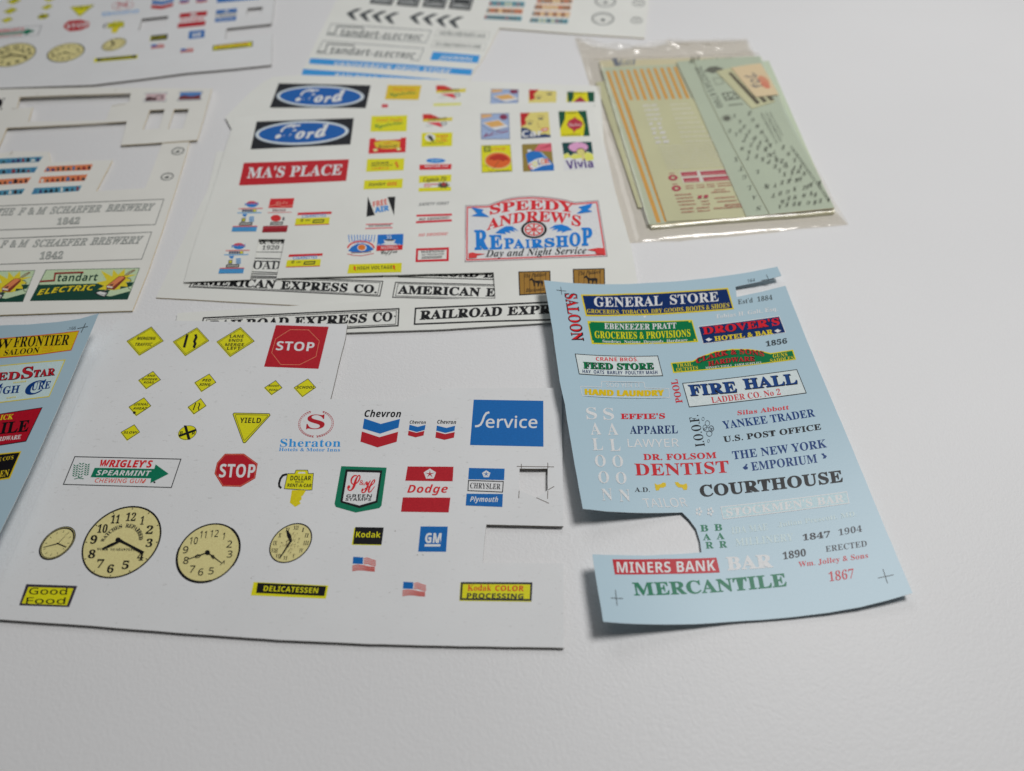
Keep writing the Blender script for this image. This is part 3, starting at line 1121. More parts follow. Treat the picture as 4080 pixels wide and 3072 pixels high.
K('O')
FNT = (190, 209, 215)
part('bar_sign', 'pale bar sign barely lighter than the paper')
poly((176, 199, 206), (948, 108), (1712, 16), (1728, 84), (965, 179))
frame(PALE, 5, (945, 105), (1715, 12), (1732, 85), (962, 182))
T("STOCKMEN'S BAR", 's', (222, 234, 234), (985, 166), (1700, 77), (-8, -50), .01)
part('scroll_ornament')
for x in (815, 885):
    for a_ in range(5):
        ell(PALE, (x + 14 * math.cos(a_ * 1.257), 135 + 18 * math.sin(a_ * 1.257)), 7, 9, 8)
for s, bl, br, up in (('IDA MAE', (1015, 270), (1235, 246), (-4, -40)), ('MILLINERY', (1040, 346), (1392, 312), (-5, -45)), ('Julian Prescott, MD.', (1300, 234), (1776, 166), (-4, -34))):
    part('lettering', 'faint pale lettering')
    T(s, 's', FNT, bl, br, up)
for xs in ((850, 865, 882), (935, 948, 965)):
    part('bar_lettering', 'green letters set in a column')
    for ch, x, y in zip('BAR', xs, (237, 289, 340) if xs[0] == 850 else (232, 284, 335)):
        T(ch, 's', (0, 110, 76), (x - 24, y + 20), (x + 24, y + 18), (-4, -40), .01)
for nm, s, st, c_, bl, br, up, e_ in (
        ('lettering', '1847', 's', (44, 44, 50), (1448, 312), (1616, 291), (-4, -40), .01), ('lettering', '1904', 's', (60, 62, 70), (1666, 281), (1808, 256), (-4, -40), -.004),
        ('lettering', 'ERECTED', 's', (62, 64, 70), (1588, 381), (1838, 346), (-4, -36), -.004), ('lettering', '1890', 's', (40, 38, 44), (1328, 427), (1468, 405), (-5, -46), .01),
        ('lettering', 'Wm. Jolley & Sons', 's', (190, 60, 66), (1424, 482), (1846, 425), (-5, -42), 0), ('bar_lettering', 'BAR', 's', (226, 236, 236), (990, 492), (1268, 474), (-12, -82), .02),
        ('mercantile_lettering', 'MERCANTILE', 's', (0, 108, 76), (424, 647), (1354, 590), (-16, -82), .016), ('lettering', '1867', 's', (186, 36, 46), (1608, 560), (1760, 540), (-6, -60), -.004)):
    part(nm)
    T(s, st, c_, bl, br, up, e_)
part('bank_sign')
poly((176, 18, 36), (290, 425), (600, 423), (922, 415), (943, 505), (620, 514), (305, 517))
T('MINERS BANK', 'b', WHT, (320, 506), (918, 494), (-6, -66))
part('crop_mark')
line(DRK, 4, (280, 660), (355, 664))
line(DRK, 4, (308, 612), (319, 706))
part('crop_mark')
line(DRK, 4, (1904, 539), (1998, 519))
line(DRK, 4, (1934, 485), (1962, 571))
close()

# ================================================================== 4  the light blue decal sheet at the left edge
def bluel_h(x, y):
    ax, ay, ang = BL_AXIS
    s = (x - ax) * math.cos(ang) + (y - ay) * math.sin(ang)
    t = -(x - ax) * math.sin(ang) + (y - ay) * math.cos(ang)
    return max(0.4, 7.0 + 0.14 * s + 0.0006 * s * abs(s)) + 1.2 * max(0, min(1.5, (t - 12) / 22)) ** 2


K('Q')
pa, pb = at((690, 85), flat(5)), at((0, 1610), flat(5))
BL_AXIS = ((pa[0] + pb[0]) / 2, (pa[1] + pb[1]) / 2, math.atan2(pa[1] - pb[1], pa[0] - pb[0]) - math.pi / 2)
sheet('decal_sheet', 'pale blue curling decal sheet of saloon and cough cure signs at the left edge', 'decal sheet', 'backing_paper', bluel_h,
      [(690, 85), (560, 122), (400, 146), (200, 162), (0, 170), (-420, 185), (-760, 1900), (-140, 1900), (0, 1612), (100, 1412), (200, 1205), (300, 986), (390, 784), (480, 578), (560, 390), (640, 205)],
      [], BLUE_PAPER, EDGE_WHITE, thick=0.15, step=2.0, base=0.035, gloss=0.3)
K('H')
part('saloon_sign')
poly((196, 84, 36), (-500, 330), (-250, 312), (0, 298), (300, 273), (470, 256), (635, 236), (572, 395), (300, 433), (0, 457), (-500, 480))
poly((222, 178, 22), (-500, 337), (-250, 319), (0, 305), (300, 280), (470, 263), (628, 243), (568, 389), (300, 426), (0, 450), (-500, 473))
T('NEW', 's', BLK, (-215, 388), (84, 380), (20, -78), .004)
T('FRONTIER', 's', BLK, (104, 372), (546, 353), (22, -86), .004)
T('SALOON', 's', BLK, (28, 438), (308, 415), (14, -46))
T('HONEST', 's', (204, 150, 30), (338, 384), (432, 374), (6, -16))
T('GAMES', 's', (204, 150, 30), (336, 408), (424, 398), (6, -16))
part('cough_cure_sign')
poly((186, 212, 214), (-500, 573), (0, 519), (520, 474), (392, 762), (0, 810), (-500, 852))
frame((222, 192, 84), 8, (-500, 568), (0, 515), (527, 467), (395, 768), (0, 816), (-500, 858))
for c_, e_, d_ in ((BLK, .02, 4), ((176, 30, 44), .008, 0)):
    T('RED', 's', c_, (-130 + d_, 642 + d_), (152 + d_, 625 + d_), (14, -62), e_)
    T('S', 's', c_, (166 + d_, 624 + d_), (256 + d_, 614 + d_), (16, -94), e_)
    T('TAR', 's', c_, (262 + d_, 610 + d_), (436 + d_, 592 + d_), (12, -58), e_)
T('C', 's', (8, 54, 118), (182, 762), (330, 738), (48, -112), .01)
T('URE', 's', (8, 54, 118), (248, 718), (400, 700), (14, -60), .006)
T('C', 's', (8, 54, 118), (-180, 790), (-30, 770), (60, -110), .01)
T('OUGH', 's', (8, 54, 118), (-118, 760), (150, 735), (16, -62), .006)
scrib((212, 190, 90), (108, 660), (214, 648), 14)
scrib((212, 190, 90), (55, 782), (132, 772), 12)
part('mercantile_sign')
poly((40, 24, 30), (-500, 960), (0, 902), (342, 850), (210, 1125), (0, 1158), (-500, 1215))
poly((166, 16, 36), (-500, 966), (0, 908), (334, 857), (206, 1119), (0, 1151), (-500, 1208))
T('ICK', 's', (226, 190, 30), (-2, 954), (100, 946), (14, -42), .01)
T('ILE', 's', BLK, (-2, 1066), (222, 1044), (22, -92), .016)
T('HARDWARE', 's', WHT, (-74, 1131), (162, 1105), (12, -36), .006)
K('Q')
part('kitchen_sign')
poly((220, 180, 30), (-260, 1082), (0, 1064), (150, 1047), (70, 1240), (0, 1250), (-260, 1272))
poly((20, 18, 22), (-260, 1090), (0, 1072), (139, 1057), (62, 1231), (0, 1241), (-260, 1263))
T("E CO'S", 's', (222, 180, 40), (-14, 1120), (92, 1105), (6, -28))
T('EN', 's', (222, 180, 40), (-4, 1231), (58, 1222), (10, -46))
K('H')
part('crop_mark')
line(DRK, 5, (620, 220), (705, 204))
line(DRK, 5, (686, 178), (650, 252))
T('-166', 'l', DRK, (540, 234), (606, 226), (4, -24))
close()

# ================================================================== 5  brewery card, left, and the card laid over its far end
h_brew = wavy(0.7, .1)
K('C')
sheet('sign_card', 'cream card of brewery and vacuum cleaner signs at the left edge, behind blue sheet', 'sign card', 'card', h_brew,
      [(1335, 330), (1300, 470), (1230, 700), (1130, 1010), (1035, 1280), (925, 1557), (700, 1563), (400, 1572), (0, 1586), (-420, 1600), (-420, 330), (-160, 330), (-60, 470), (80, 444), (340, 446), (355, 522),
       (640, 508), (786, 505), (672, 722), (1015, 702), (1135, 384), (1140, 330)], [], CREAM_CARD, EDGE_CREAM, thick=0.45, step=7.0)
DG, LG = (54, 60, 60), (176, 178, 172)


def outlined(s, st, bl, br, up, e=.018):
    T(s, st, DG, bl, br, up, e)
    T(s, st, LG, (bl[0] + 2, bl[1] - 3), (br[0] - 2, br[1] - 3), (up[0], up[1] + 6), -.01)


part('brewery_sign')
line(DG, 4, (-200, 834), (1145, 778), (1085, 955), (-200, 1000), closed=True)
for s, a, b in (('THE', (-25, 893), (92, 890)), ('F & M', (122, 890), (318, 883)), ('SCHAEFER', (345, 882), (698, 868)), ('BREWERY', (735, 866), (1070, 858))):
    outlined(s, 'bi', a, b, (18, -50))
outlined('1842', 'bi', (393, 957), (552, 952), (14, -48))
part('brewery_sign')
line(DG, 4, (-200, 1062), (1060, 1008), (990, 1197), (-200, 1240), closed=True)
for s, a, b in (('THE', (-155, 1126), (-40, 1122)), ('F & M', (-5, 1120), (190, 1113)), ('SCHAEFER', (224, 1114), (598, 1101)), ('BREWERY', (625, 1099), (986, 1089))):
    outlined(s, 'bi', a, b, (20, -52))
outlined('1842', 'bi', (272, 1200), (434, 1196), (16, -54))
TEAL, ORG = (72, 134, 160), (206, 118, 76)
for c_, q in ((TEAL, ((-120, 500), (300, 480), (272, 518), (-140, 538))), (TEAL, ((-120, 573), (265, 552), (240, 592), (-140, 612))), (ORG, ((-120, 648), (218, 625), (190, 666), (-140, 688))),
              (TEAL, ((-120, 726), (175, 704), (152, 742), (-140, 762))), (ORG, ((330, 550), (650, 533), (630, 575), (305, 588))), (ORG, ((285, 622), (612, 605), (590, 650), (268, 665))), (TEAL, ((240, 700), (572, 683), (550, 722), (218, 745)))):
    part('shelf_print')
    poly(c_, *q)
    n = int((q[1][0] - q[0][0]) / 34)
    for i in range(n):
        u = (i + .5) / n
        x = q[3][0] * .9 + q[0][0] * .1 + (q[2][0] - q[3][0]) * u + 6
        y = q[3][1] + (q[2][1] - q[3][1]) * u - 5
        w, hh = RND.uniform(7, 14), RND.uniform(16, 30)
        kc = RND.choice(((44, 34, 44), (52, 38, 40), (60, 48, 96), (130, 40, 44), (40, 60, 64), (30, 30, 40)) if i % 5 else ((210, 206, 196), (60, 110, 150)))
        poly(kc, (x - w, y), (x + w, y), (x + w + 4, y - hh * .55), (x + 8, y - hh), (x - 2, y - hh), (x - w + 3, y - hh * .5))
for c_ in ((1243, 442), (1168, 620)):
    part('gauge_print')
    ring(DG, c_, (45, -3), (-5, 27), .16, 30)
    q = []
    for k in range(14):
        t = -2.3 + k * .354
        d = (45 * math.sin(t), -27 * math.cos(t))
        q.append([(c_[0] + d[0] * .82 - 2, c_[1] + d[1] * .82), (c_[0] + d[0] * .82 + 2, c_[1] + d[1] * .82), (c_[0] + d[0] * .55 + 2, c_[1] + d[1] * .55), (c_[0] + d[0] * .55 - 2, c_[1] + d[1] * .55)])
    many(DG, q)
    poly(DG, (c_[0] - 20, c_[1] + 8), (c_[0] + 4, c_[1] - 6), (c_[0] + 14, c_[1] + 4), (c_[0] - 4, c_[1] + 14))
for off in ((0, 0), (-1487, 33)):
    K('R', off)
    part('vacuum_cleaner_sign')
    LGN, DGN = (178, 196, 160), (18, 62, 50)
    poly(DGN, (652, 88), (1990, 62), (1814, 513), (424, 533))
    poly(LGN, (660, 95), (1980, 70), (1808, 508), (555, 300))
    poly(DGN, (553, 303), (1392, 286), (1640, 300), (1530, 420), (1490, 490), (1850, 392), (1810, 508), (436, 526))
    poly(DGN, (1700, 330), (1790, 268), (1902, 268), (1872, 322), (1640, 380))
    poly((222, 188, 44), (1435, 100), (1595, 185), (1610, 85), (1680, 160), (1775, 75), (1775, 170), (1945, 155), (1800, 205), (1880, 250), (1790, 265), (1820, 330), (1715, 325), (1705, 365), (1620, 380),
         (1390, 370), (1480, 320), (1365, 275), (1515, 240))
    poly((122, 52, 36), (1752, 178), (1790, 200), (1780, 225), (1625, 375), (1515, 362), (1510, 318), (1690, 182))
    poly((214, 122, 78), (1740, 184), (1774, 200), (1608, 330), (1530, 318), (1690, 190))
    poly((212, 204, 190), (1524, 318), (1608, 332), (1596, 352), (1518, 340))
    poly((60, 50, 40), (1570, 300), (1620, 286), (1596, 318), (1556, 314))
    line((122, 72, 44), 9, (1768, 182), (1810, 142), (1850, 118), (1905, 92), (1918, 98), (1880, 122), (1800, 172))
    line((90, 80, 84), 16, (1540, 362), (1470, 410))
    poly(DRK, (1338, 418), (1415, 392), (1545, 420), (1490, 482), (1400, 455))
    poly((206, 204, 200), (1372, 418), (1424, 400), (1522, 422), (1482, 468), (1408, 446))
    line(DRK, 5, (1400, 436), (1484, 450), (1510, 424))
    line((50, 60, 46), 6, (1800, 205), (1850, 215), (1868, 250), (1830, 280), (1815, 320), (1835, 360), (1865, 372))
    line((134, 44, 38), 24, (568, 258), (772, 244), (788, 142), (1190, 128))
    T('tandart', 'b', (24, 58, 46), (804, 258), (1376, 246), (34, -108))
    T('ELECTRIC', 'bs', (222, 186, 36), (526, 456), (1336, 384), (28, -80), .006, arch=14)
close()
h_top = lambda x, y: 1.25 + .1 * math.sin(x * .05) + 1.0 * max(0.0, min(1.0, (y - TOP_Y) / 30)) ** 1.5
TOP_Y = None
K('C')
TOP_Y = at((1320, 372), flat(1))[1]
sheet('sign_card', 'cream card with long cut-out slots and two tiny stamp pictures, lying on brewery card', 'sign card', 'card', h_top,
      [(-420, 20), (0, 10), (600, -3), (1000, 0), (1482, 6), (1440, 150), (1400, 290), (1378, 364), (1100, 384), (845, 400), (862, 330), (886, 234), (600, 252), (300, 268), (48, 280), (0, 390), (-60, 520), (-420, 520)],
      [[(137, 64), (500, 50), (914, 38), (902, 98), (778, 122), (740, 226), (450, 232), (198, 236), (228, 134), (118, 142)],
       [(1046, 156), (1150, 150), (1112, 284), (996, 292)], [(1216, 150), (1320, 147), (1276, 284), (1172, 288)]], CREAM_CARD, EDGE_CREAM, thick=0.45, step=5.0)
part('stamp_print', 'pinkish picture with a dark silhouette')
poly(WHT, (1015, 38), (1172, 32), (1160, 95), (1002, 98))
line(DG, 2, (1015, 38), (1172, 32), (1160, 95), (1002, 98), closed=True)
poly((190, 164, 166), (1024, 44), (1162, 40), (1150, 90), (1012, 92))
poly((72, 40, 44), (1014, 92), (1020, 70), (1050, 62), (1075, 72), (1095, 52), (1140, 52), (1138, 78), (1100, 84), (1060, 90))
part('stamp_print', 'blue picture over red')
poly(WHT, (1255, 28), (1418, 22), (1405, 85), (1238, 92))
line(DG, 2, (1255, 28), (1418, 22), (1405, 85), (1238, 92), closed=True)
poly((70, 118, 176), (1262, 33), (1408, 29), (1398, 80), (1248, 84))
poly((108, 52, 60), (1254, 62), (1290, 52), (1330, 60), (1400, 50), (1398, 80), (1248, 84))
part('cat_print')
poly((16, 16, 20), (-60, 80), (-20, 72), (10, 78), (20, 100), (10, 130), (-30, 148), (-70, 140))
ell((16, 16, 20), (28, 78), 7, 6, 10)
ell((16, 16, 20), (8, 146), 8, 6, 10)
for a, b in (((258, 36), (262, 50)), ((812, 12), (806, 26)), ((80, 146), (118, 144)), ((780, 126), (880, 112)), ((70, 462), (90, 442))):
    part('knife_cut')
    line((150, 142, 122), 3, a, b)
close()

# ================================================================== 6  sheet of arrows and department store signs, far middle
h_T = wavy(0.6, .15, ph=1.3)
K('B')
sheet('sign_sheet', 'cream sheet with dark arrows, outlined electric signs and blue drug store banners, far middle', 'sign sheet', 'paper', h_T,
      [(385, -60), (250, 210), (120, 500), (120, 560), (1105, 560), (1150, 440), (1225, 330), (1312, 165), (1700, 195), (2165, 224), (2180, 80), (2200, -60)], [], CREAM_PAPER, EDGE_CREAM, thick=0.35, step=9.0)
for x0, x1, y in ((548, 690, 26), (706, 842, 36), (858, 1000, 46), (1012, 1152, 56)):
    part('tag_print')
    poly((48, 50, 52), (x0 + 22, -30), (x1 + 16, -26), (x1 - 12, y + 6), (x0, y - 6))
    frame((170, 172, 170), 5, (x0 + 28, -12), (x1, -8), (x1 - 20, y - 8), (x0 + 18, y - 16))
    scrib((180, 182, 180), (x0 + 32, y - 24), (x1 - 26, y - 17), 14)
for tips in (((415, 80), (490, 87), (563, 94), (636, 102)), ((785, 102), (862, 110), (940, 119), (1014, 127))):
    part('arrow_print')
    for x, y in tips:
        poly((66, 70, 72), (x, y - 4), (x + 58, y - 30), (x + 92, y - 27), (x + 36, y - 2), (x + 52, y + 28), (x + 62, y + 40), (x + 34, y + 34), (x + 4, y + 6))
for fr_, tx, sl in ((((325, 140), (912, 180), (880, 250), (298, 205)), ((372, 210), (856, 238)), ((303, 196), (346, 198), (358, 156), (515, 164))),
                    (((275, 240), (868, 285), (838, 355), (238, 312)), ((312, 315), (814, 345)), ((242, 303), (288, 304), (302, 258), (462, 268)))):
    part('electric_sign')
    line((120, 124, 122), 4, *fr_, closed=True)
    T('tandart-', 'b', (88, 92, 92), tx[0], (tx[0][0] + (tx[1][0] - tx[0][0]) * .5, (tx[0][1] + tx[1][1]) / 2), (18, -44))
    T('ELECTRIC', 'bs', (88, 92, 92), (tx[0][0] + (tx[1][0] - tx[0][0]) * .52, (tx[0][1] + tx[1][1]) / 2 + 2), tx[1], (10, -32))
    line((88, 92, 92), 7, *sl)
for fr_, tx in ((((955, 172), (1255, 190), (1245, 235), (930, 212)), ((960, 205), (1232, 222))), (((930, 235), (1235, 255), (1222, 298), (912, 275)), ((938, 268), (1208, 286)))):
    part('store_sign')
    line((170, 170, 164), 3, *fr_, closed=True)
    scrib((140, 142, 138), tx[0], tx[1], 26, 17)
part('newspaper_sign')
poly(LBL, (922, 304), (1198, 326), (1186, 370), (905, 352))
T('JOURNAL', 'bs', (205, 222, 236), (952, 353), (1152, 364), (8, -28))
part('drug_store_banner')
poly(LBL, (202, 342), (1156, 408), (1145, 442), (192, 374))
T('VANDERBECK DRUG STORE', 'bs', (205, 222, 236), (340, 387), (1024, 433), (6, -25), 0)
part('drug_store_banner', 'lower banner half hidden by the next sheet')
poly(LBL, (160, 405), (1110, 478), (1098, 512), (150, 440))
T('RAILROAD HOTEL CO', 'bs', (205, 222, 236), (340, 455), (860, 493), (6, -25), 0)
for i, q in enumerate((((1258, 2), (1462, 10), (1458, 40), (1248, 34)), ((1245, 46), (1452, 52), (1446, 82), (1234, 74)), ((1230, 88), (1446, 96), (1440, 124), (1220, 112)),
                       ((1540, -10), (1742, -8), (1738, 20), (1530, 18)), ((1525, 26), (1735, 32), (1728, 60), (1515, 54)), ((1512, 66), (1728, 72), (1722, 102), (1502, 92)), ((1498, 106), (1718, 112), (1712, 140), (1488, 130)))):
    part('shelf_print')
    c_ = (110, 160, 172) if i in (0, 2, 6) else (212, 150, 112)
    poly(c_, *q)
    for k in range(9):
        u = (k + .5) / 9
        x, y = q[3][0] + (q[2][0] - q[3][0]) * u, q[3][1] + (q[2][1] - q[3][1]) * u - 4
        poly(RND.choice(((70, 56, 58), (150, 70, 60), (60, 100, 110), (80, 66, 60), (200, 190, 150))), (x - 8, y), (x + 8, y + 1), (x + 9, y - 12), (x + 2, y - 22), (x - 6, y - 14))
for c_, a_, b_ in (((1935, 8), 62, 34), ((1920, 110), 66, 38), ((2130, 18), 36, 22), ((2118, 120), 34, 20)):
    part('gauge_print')
    ring((110, 112, 110), c_, (a_, 3), (-4, b_), .14, 30)
    q = []
    for k in range(14):
        t = -2.3 + k * .354
        d = (a_ * math.sin(t), -b_ * math.cos(t))
        q.append([(c_[0] + d[0] * .8 - 3, c_[1] + d[1] * .8), (c_[0] + d[0] * .8 + 3, c_[1] + d[1] * .8), (c_[0] + d[0] * .55 + 3, c_[1] + d[1] * .55), (c_[0] + d[0] * .55 - 3, c_[1] + d[1] * .55)])
    many((110, 112, 110), q)
    ell((110, 112, 110), (c_[0], c_[1] + b_ * .2), a_ * .22, b_ * .25, 12)
close()

# ================================================================== 7  the express company sheet, under the pile
h_C = wavy(0.45, .04, ph=2.0)
K('E')
sheet('sign_sheet', 'cream sheet of bold black express company signs, mostly hidden beneath other white sheets', 'sign sheet', 'paper', h_C,
      [(4, 892), (300, 908), (600, 925), (900, 942), (1190, 956), (1700, 985), (2440, 1012), (2840, 1020), (2840, 600), (2700, -300), (500, -300), (430, 0), (215, 446)], [], CREAM_PAPER, EDGE_CREAM, thick=0.35, step=7.0)
K('P')
part('express_sign')
frame(BLK, 5, (236, 62), (720, 72), (1207, 90), (1190, 172), (700, 147), (196, 124))
frame(BLK, 3, (250, 68), (720, 80), (1192, 98), (1178, 164), (700, 139), (216, 118))
T('AMERICAN', 's', BLK, (226, 112), (640, 131), (16, -44), .027)
T('EXPRESS', 's', BLK, (672, 134), (1018, 149), (8, -46), .027)
T('CO.', 's', BLK, (1052, 151), (1172, 156), (6, -44), .027)
part('express_sign')
frame(BLK, 5, (1268, 95), (1600, 103), (1960, 113), (1950, 192), (1600, 186), (1252, 178))
frame(BLK, 3, (1282, 103), (1600, 111), (1946, 121), (1938, 184), (1600, 178), (1268, 170))
T('AMERICAN', 's', BLK, (1280, 158), (1706, 171), (6, -46), .027)
T('EXPRESS', 's', BLK, (1736, 172), (2060, 180), (6, -46), .027)
part('express_sign')
frame(BLK, 5, (1290, 5), (1960, 22), (1952, 90), (1282, 72))
T('RAILROAD EXPR', 's', BLK, (1306, 62), (1930, 80), (6, -44), .027)
part('express_sign')
frame(BLK, 5, (300, -20), (1212, 0), (1203, 72), (270, 50))
K('E')
part('brewery_sign', 'fragment of dark lettering seen through the slot')
T('& CA', 's', DRK, (846, 458), (1050, 452), (10, -60), .01)
T('1920', 's', DRK, (866, 503), (1004, 501), (8, -36))
line(DRK, 5, (800, 521), (1060, 522))
part('express_sign')
line(DRK, 8, (760, 570), (1080, 578))
T('OAD', 's', DRK, (790, 661), (1012, 663), (12, -72), .004)
line(DRK, 7, (740, 680), (1040, 692))
line(DRK, 6, (740, 712), (1040, 724))
close()

# ================================================================== 8  the two car maker sheets
FORE_RAY = None


def ford(rect, c, a, b, tx):
    poly((20, 22, 28), *rect)
    ell((150, 162, 178), c, (a[0] * 1.02, a[1] * 1.02), (b[0] * 1.02, b[1] * 1.06), 48)
    ell((196, 204, 214), c, a, b, 48)
    ell((8, 86, 160), c, (a[0] * .94, a[1] * .94), (b[0] * .86, b[1] * .86), 48)
    (x0, y0), (x1, y1), (ux, uy) = tx
    f = lambda u: (x0 + (x1 - x0) * u, y0 + (y1 - y0) * u)
    FW = (206, 216, 226)
    T('F', 'sc', FW, f(.02), f(.46), (ux, uy), emb=.03)
    T('o', 'bi', FW, f(.40), f(.58), (ux * .5, uy * .52), emb=.03)
    T('r', 'bi', FW, f(.60), f(.75), (ux * .5, uy * .52), emb=.03)
    T('d', 'bi', FW, f(.76), f(1.0), (ux * .9, uy * .90), emb=.03)


h_A = wavy(1.0, .08, ph=2.6)
K('B')
sheet('sign_sheet', 'white sheet with blue oval car sign peeking out above its twin that covers it', 'sign sheet', 'paper', h_A,
      [(-18, 452), (150, 440), (600, 455), (1050, 472), (1500, 490), (1905, 505), (1930, 900), (600, 960), (-150, 960), (-300, 690), (-250, 640), (-150, 540), (-70, 478)], [], CREAM_PAPER, EDGE_WHITE, thick=0.3, step=7.0)
K('D')
part('car_maker_sign')
ford(((1005, 65), (1755, 82), (1715, 268), (932, 265)), (1345, 172), (352, 6), (-14, 84), ((1128, 226), (1530, 220), (22, -112)))
K('S')
FY = (230, 176, 36)


def grocery(c_, q, o1, o2):
    poly(c_, *q)
    T('Fresh Fruits', 'bs', (216, 130, 30), *o1)
    T('Vegetables', 'sc', (60, 128, 52), *o2, emb=.02)


def car_parts(a):
    x, y = a
    poly((228, 190, 60), (x, y + 62), (x + 410, y + 44), (x + 405, y + 92), (x, y + 106))
    poly((190, 40, 30), (x, y), (x + 105, y), (x + 180, y + 28), (x + 240, y + 62), (x + 120, y + 66), (x, y + 74))
    scrib((90, 80, 40), (x + 80, y + 92), (x + 330, y + 72), 34, 9)
    poly((206, 60, 70), (x + 55, y + 118), (x + 235, y + 112), (x + 275, y + 186))
    ring((120, 130, 130), (x + 292, y + 130), 42, 26, .42, 20)
    scrib((150, 160, 160), (x + 38, y + 170), (x + 140, y + 166), 12)


part('grocery_sign')
grocery(FY, ((330, 65), (795, 70), (755, 270), (290, 265)), ((395, 148), (706, 152), (10, -50)), ((345, 240), (722, 205), (8, -62)))
part('car_parts_sign')
car_parts((1000, 70))
part('restaurant_sign')
poly((190, 60, 70), (250, 330), (330, 330), (345, 470), (235, 470))
part('wine_sign')
poly((232, 206, 120), (965, 318), (1345, 310), (1330, 470), (950, 470))


def pic_tray(q, k=1.0):
    poly((146, 164, 196), *q)
    x, y = q[0]
    poly((214, 160, 110), (x + 8, y + 8), (x + 165, y + 6), (x + 175, y + 42), (x + 14, y + 74 * k))
    poly((212, 218, 226), (x + 20, y + 140 * k), (x + 275, y + 88 * k), (x + 432, y + 196 * k), (x + 226, y + 250 * k))
    poly((220, 158, 92), (x + 48, y + 140 * k), (x + 275, y + 100 * k), (x + 375, y + 176 * k), (x + 166, y + 210 * k))
    ell((124, 48, 76), (x + 352, y + 50 * k), 62, 42 * k, 20)
    line((70, 76, 110), 5, (x + 30, y + 170 * k), (x + 130, y + 252 * k), (x + 250, y + 262 * k), (x + 432, y + 220 * k))
    frame((60, 70, 110), 6, *q)


def pic_face(q, k=1.0):
    x, y = q[0]
    poly((222, 192, 112), *q)
    poly((174, 32, 36), q[0], (x + 150, y - 2), (x + 75, y + 95 * k), (x + 95, y + 175 * k), (x + 10, y + 210 * k))
    for ex, ey, er in ((148, 165, 36), (315, 92, 42)):
        ell((70, 70, 80), (x + ex, y + ey * k), er, 13 * k, 16)
        line((110, 84, 60), 7, (x + ex - 50, y + (ey - 34) * k), (x + ex, y + (ey - 46) * k), (x + ex + 56, y + (ey - 36) * k))


def pic_drop(q, k=1.0):
    x, y = q[0]
    poly((224, 196, 26), *q)
    poly((14, 74, 52), q[0], (x + 105, y), (x + 100, y + 120 * k), (x + 25, y + 280 * k))
    scrib((40, 60, 20), (x + 120, y + 36), (x + 280, y + 34), 26, 6)


A_PICS = None
K('U')
part('advert_picture')
pic_tray(((415, 135), (840, 145), (825, 420), (400, 420)), .8)
part('advert_picture')
pic_face(((1000, 145), (1425, 165), (1420, 420), (990, 420)), .8)
part('advert_picture')
q = ((1590, 175), (2010, 180), (2010, 420), (1575, 420))
pic_drop(q, .8)
poly((14, 74, 52), (1900, 178), (2010, 180), (2010, 420), (1930, 420))
poly((150, 40, 60), (1795, 250), (1880, 330), (1860, 410), (1700, 410), (1700, 320))
close()

ZB = 1.75


def h_B(x, y):
    z = ZB + .12 * math.sin(x * .05) * math.cos(y * .04)
    if STRIP is not None:
        k = min(1.0, max(0.0, (y - STRIP) / 20.0))
        z = 1.0 + (z - 1.0) * k * k * (3 - 2 * k)
    return z


STRIP = None
K('P')
STRIP = at((2100, 180), flat(1))[1]
o_B = (D5('D', [(650, 348)]) + D5('B', [(200, 646), (640, 632), (1000, 622), (1300, 608), (1880, 598)]) + D5('F', [(1215, 190), (1330, 660), (1450, 1080), (1492, 1310), (1545, 1530), (1200, 1560), (940, 1562)])
       + D5('P', [(1800, 322), (1500, 341), (1290, 348), (1020, 357), (600, 390), (110, 420), (140, 256), (400, 240), (780, 216), (1200, 190), (1500, 184), (1787, 182), (1779, 46), (1500, 52), (1200, 60), (880, 70), (655, 76)])
       + D5('E', [(985, 740), (1020, 580), (1055, 415), (840, 415), (805, 580), (770, 745), (500, 756), (232, 765), (335, 400), (440, 100), (520, -160)]) + D5('D', [(560, 620)]))
K('Z')
sheet('sign_sheet', 'white sheet with red cafe sign, repair shop sign and six small pictures, in the middle', 'sign sheet', 'paper', h_B, o_B, [], CREAM_PAPER, EDGE_WHITE, thick=0.3, step=3.0, base=0.04)
K('D')
part('car_maker_sign')
ford(((825, 378), (1618, 350), (1590, 565), (775, 605)), (1195, 470), (376, -12), (-16, 94), ((962, 532), (1396, 508), (24, -124)))
part('cafe_sign')
poly((178, 22, 34), (720, 715), (1578, 686), (1555, 862), (680, 900))
T("MA'S PLACE", 's', (222, 214, 212), (742, 842), (1512, 814), (20, -92), .012)
K('S')
part('grocery_sign')
grocery(YEL, ((105, 495), (600, 485), (590, 705), (90, 710)), ((172, 578), (530, 572), (8, -54)), ((135, 688), (535, 630), (10, -76)))
part('car_parts_sign')
car_parts((815, 468))
part('restaurant_sign')
poly(BRED, (80, 805), (152, 802), (168, 832), (500, 818), (512, 796), (585, 790), (575, 995), (62, 1015))
poly((226, 180, 40), (140, 862), (230, 838), (330, 830), (420, 836), (502, 850), (492, 930), (400, 946), (330, 950), (240, 944), (165, 926))
T('Restaurant', 'bi', (60, 40, 20), (196, 940), (462, 926), (4, -46))
scrib((200, 110, 30), (280, 882), (380, 878), 24)
for x, y in ((160, 966), (480, 952)):
    ell((232, 208, 140), (x, y), 32, 20, 12)
part('oil_sign', 'yellow sign with an orange bolt')
poly(YEL, (45, 1090), (560, 1080), (550, 1245), (30, 1265))
scrib((70, 66, 30), (108, 1162), (345, 1152), 30, 10)
scrib((70, 66, 30), (100, 1192), (400, 1182), 22, 14)
scrib((210, 110, 30), (110, 1232), (350, 1222), 24, 11)
poly((214, 90, 30), (440, 1110), (470, 1150), (458, 1156), (490, 1190), (470, 1192), (480, 1224), (440, 1190), (456, 1180), (424, 1150), (440, 1144))
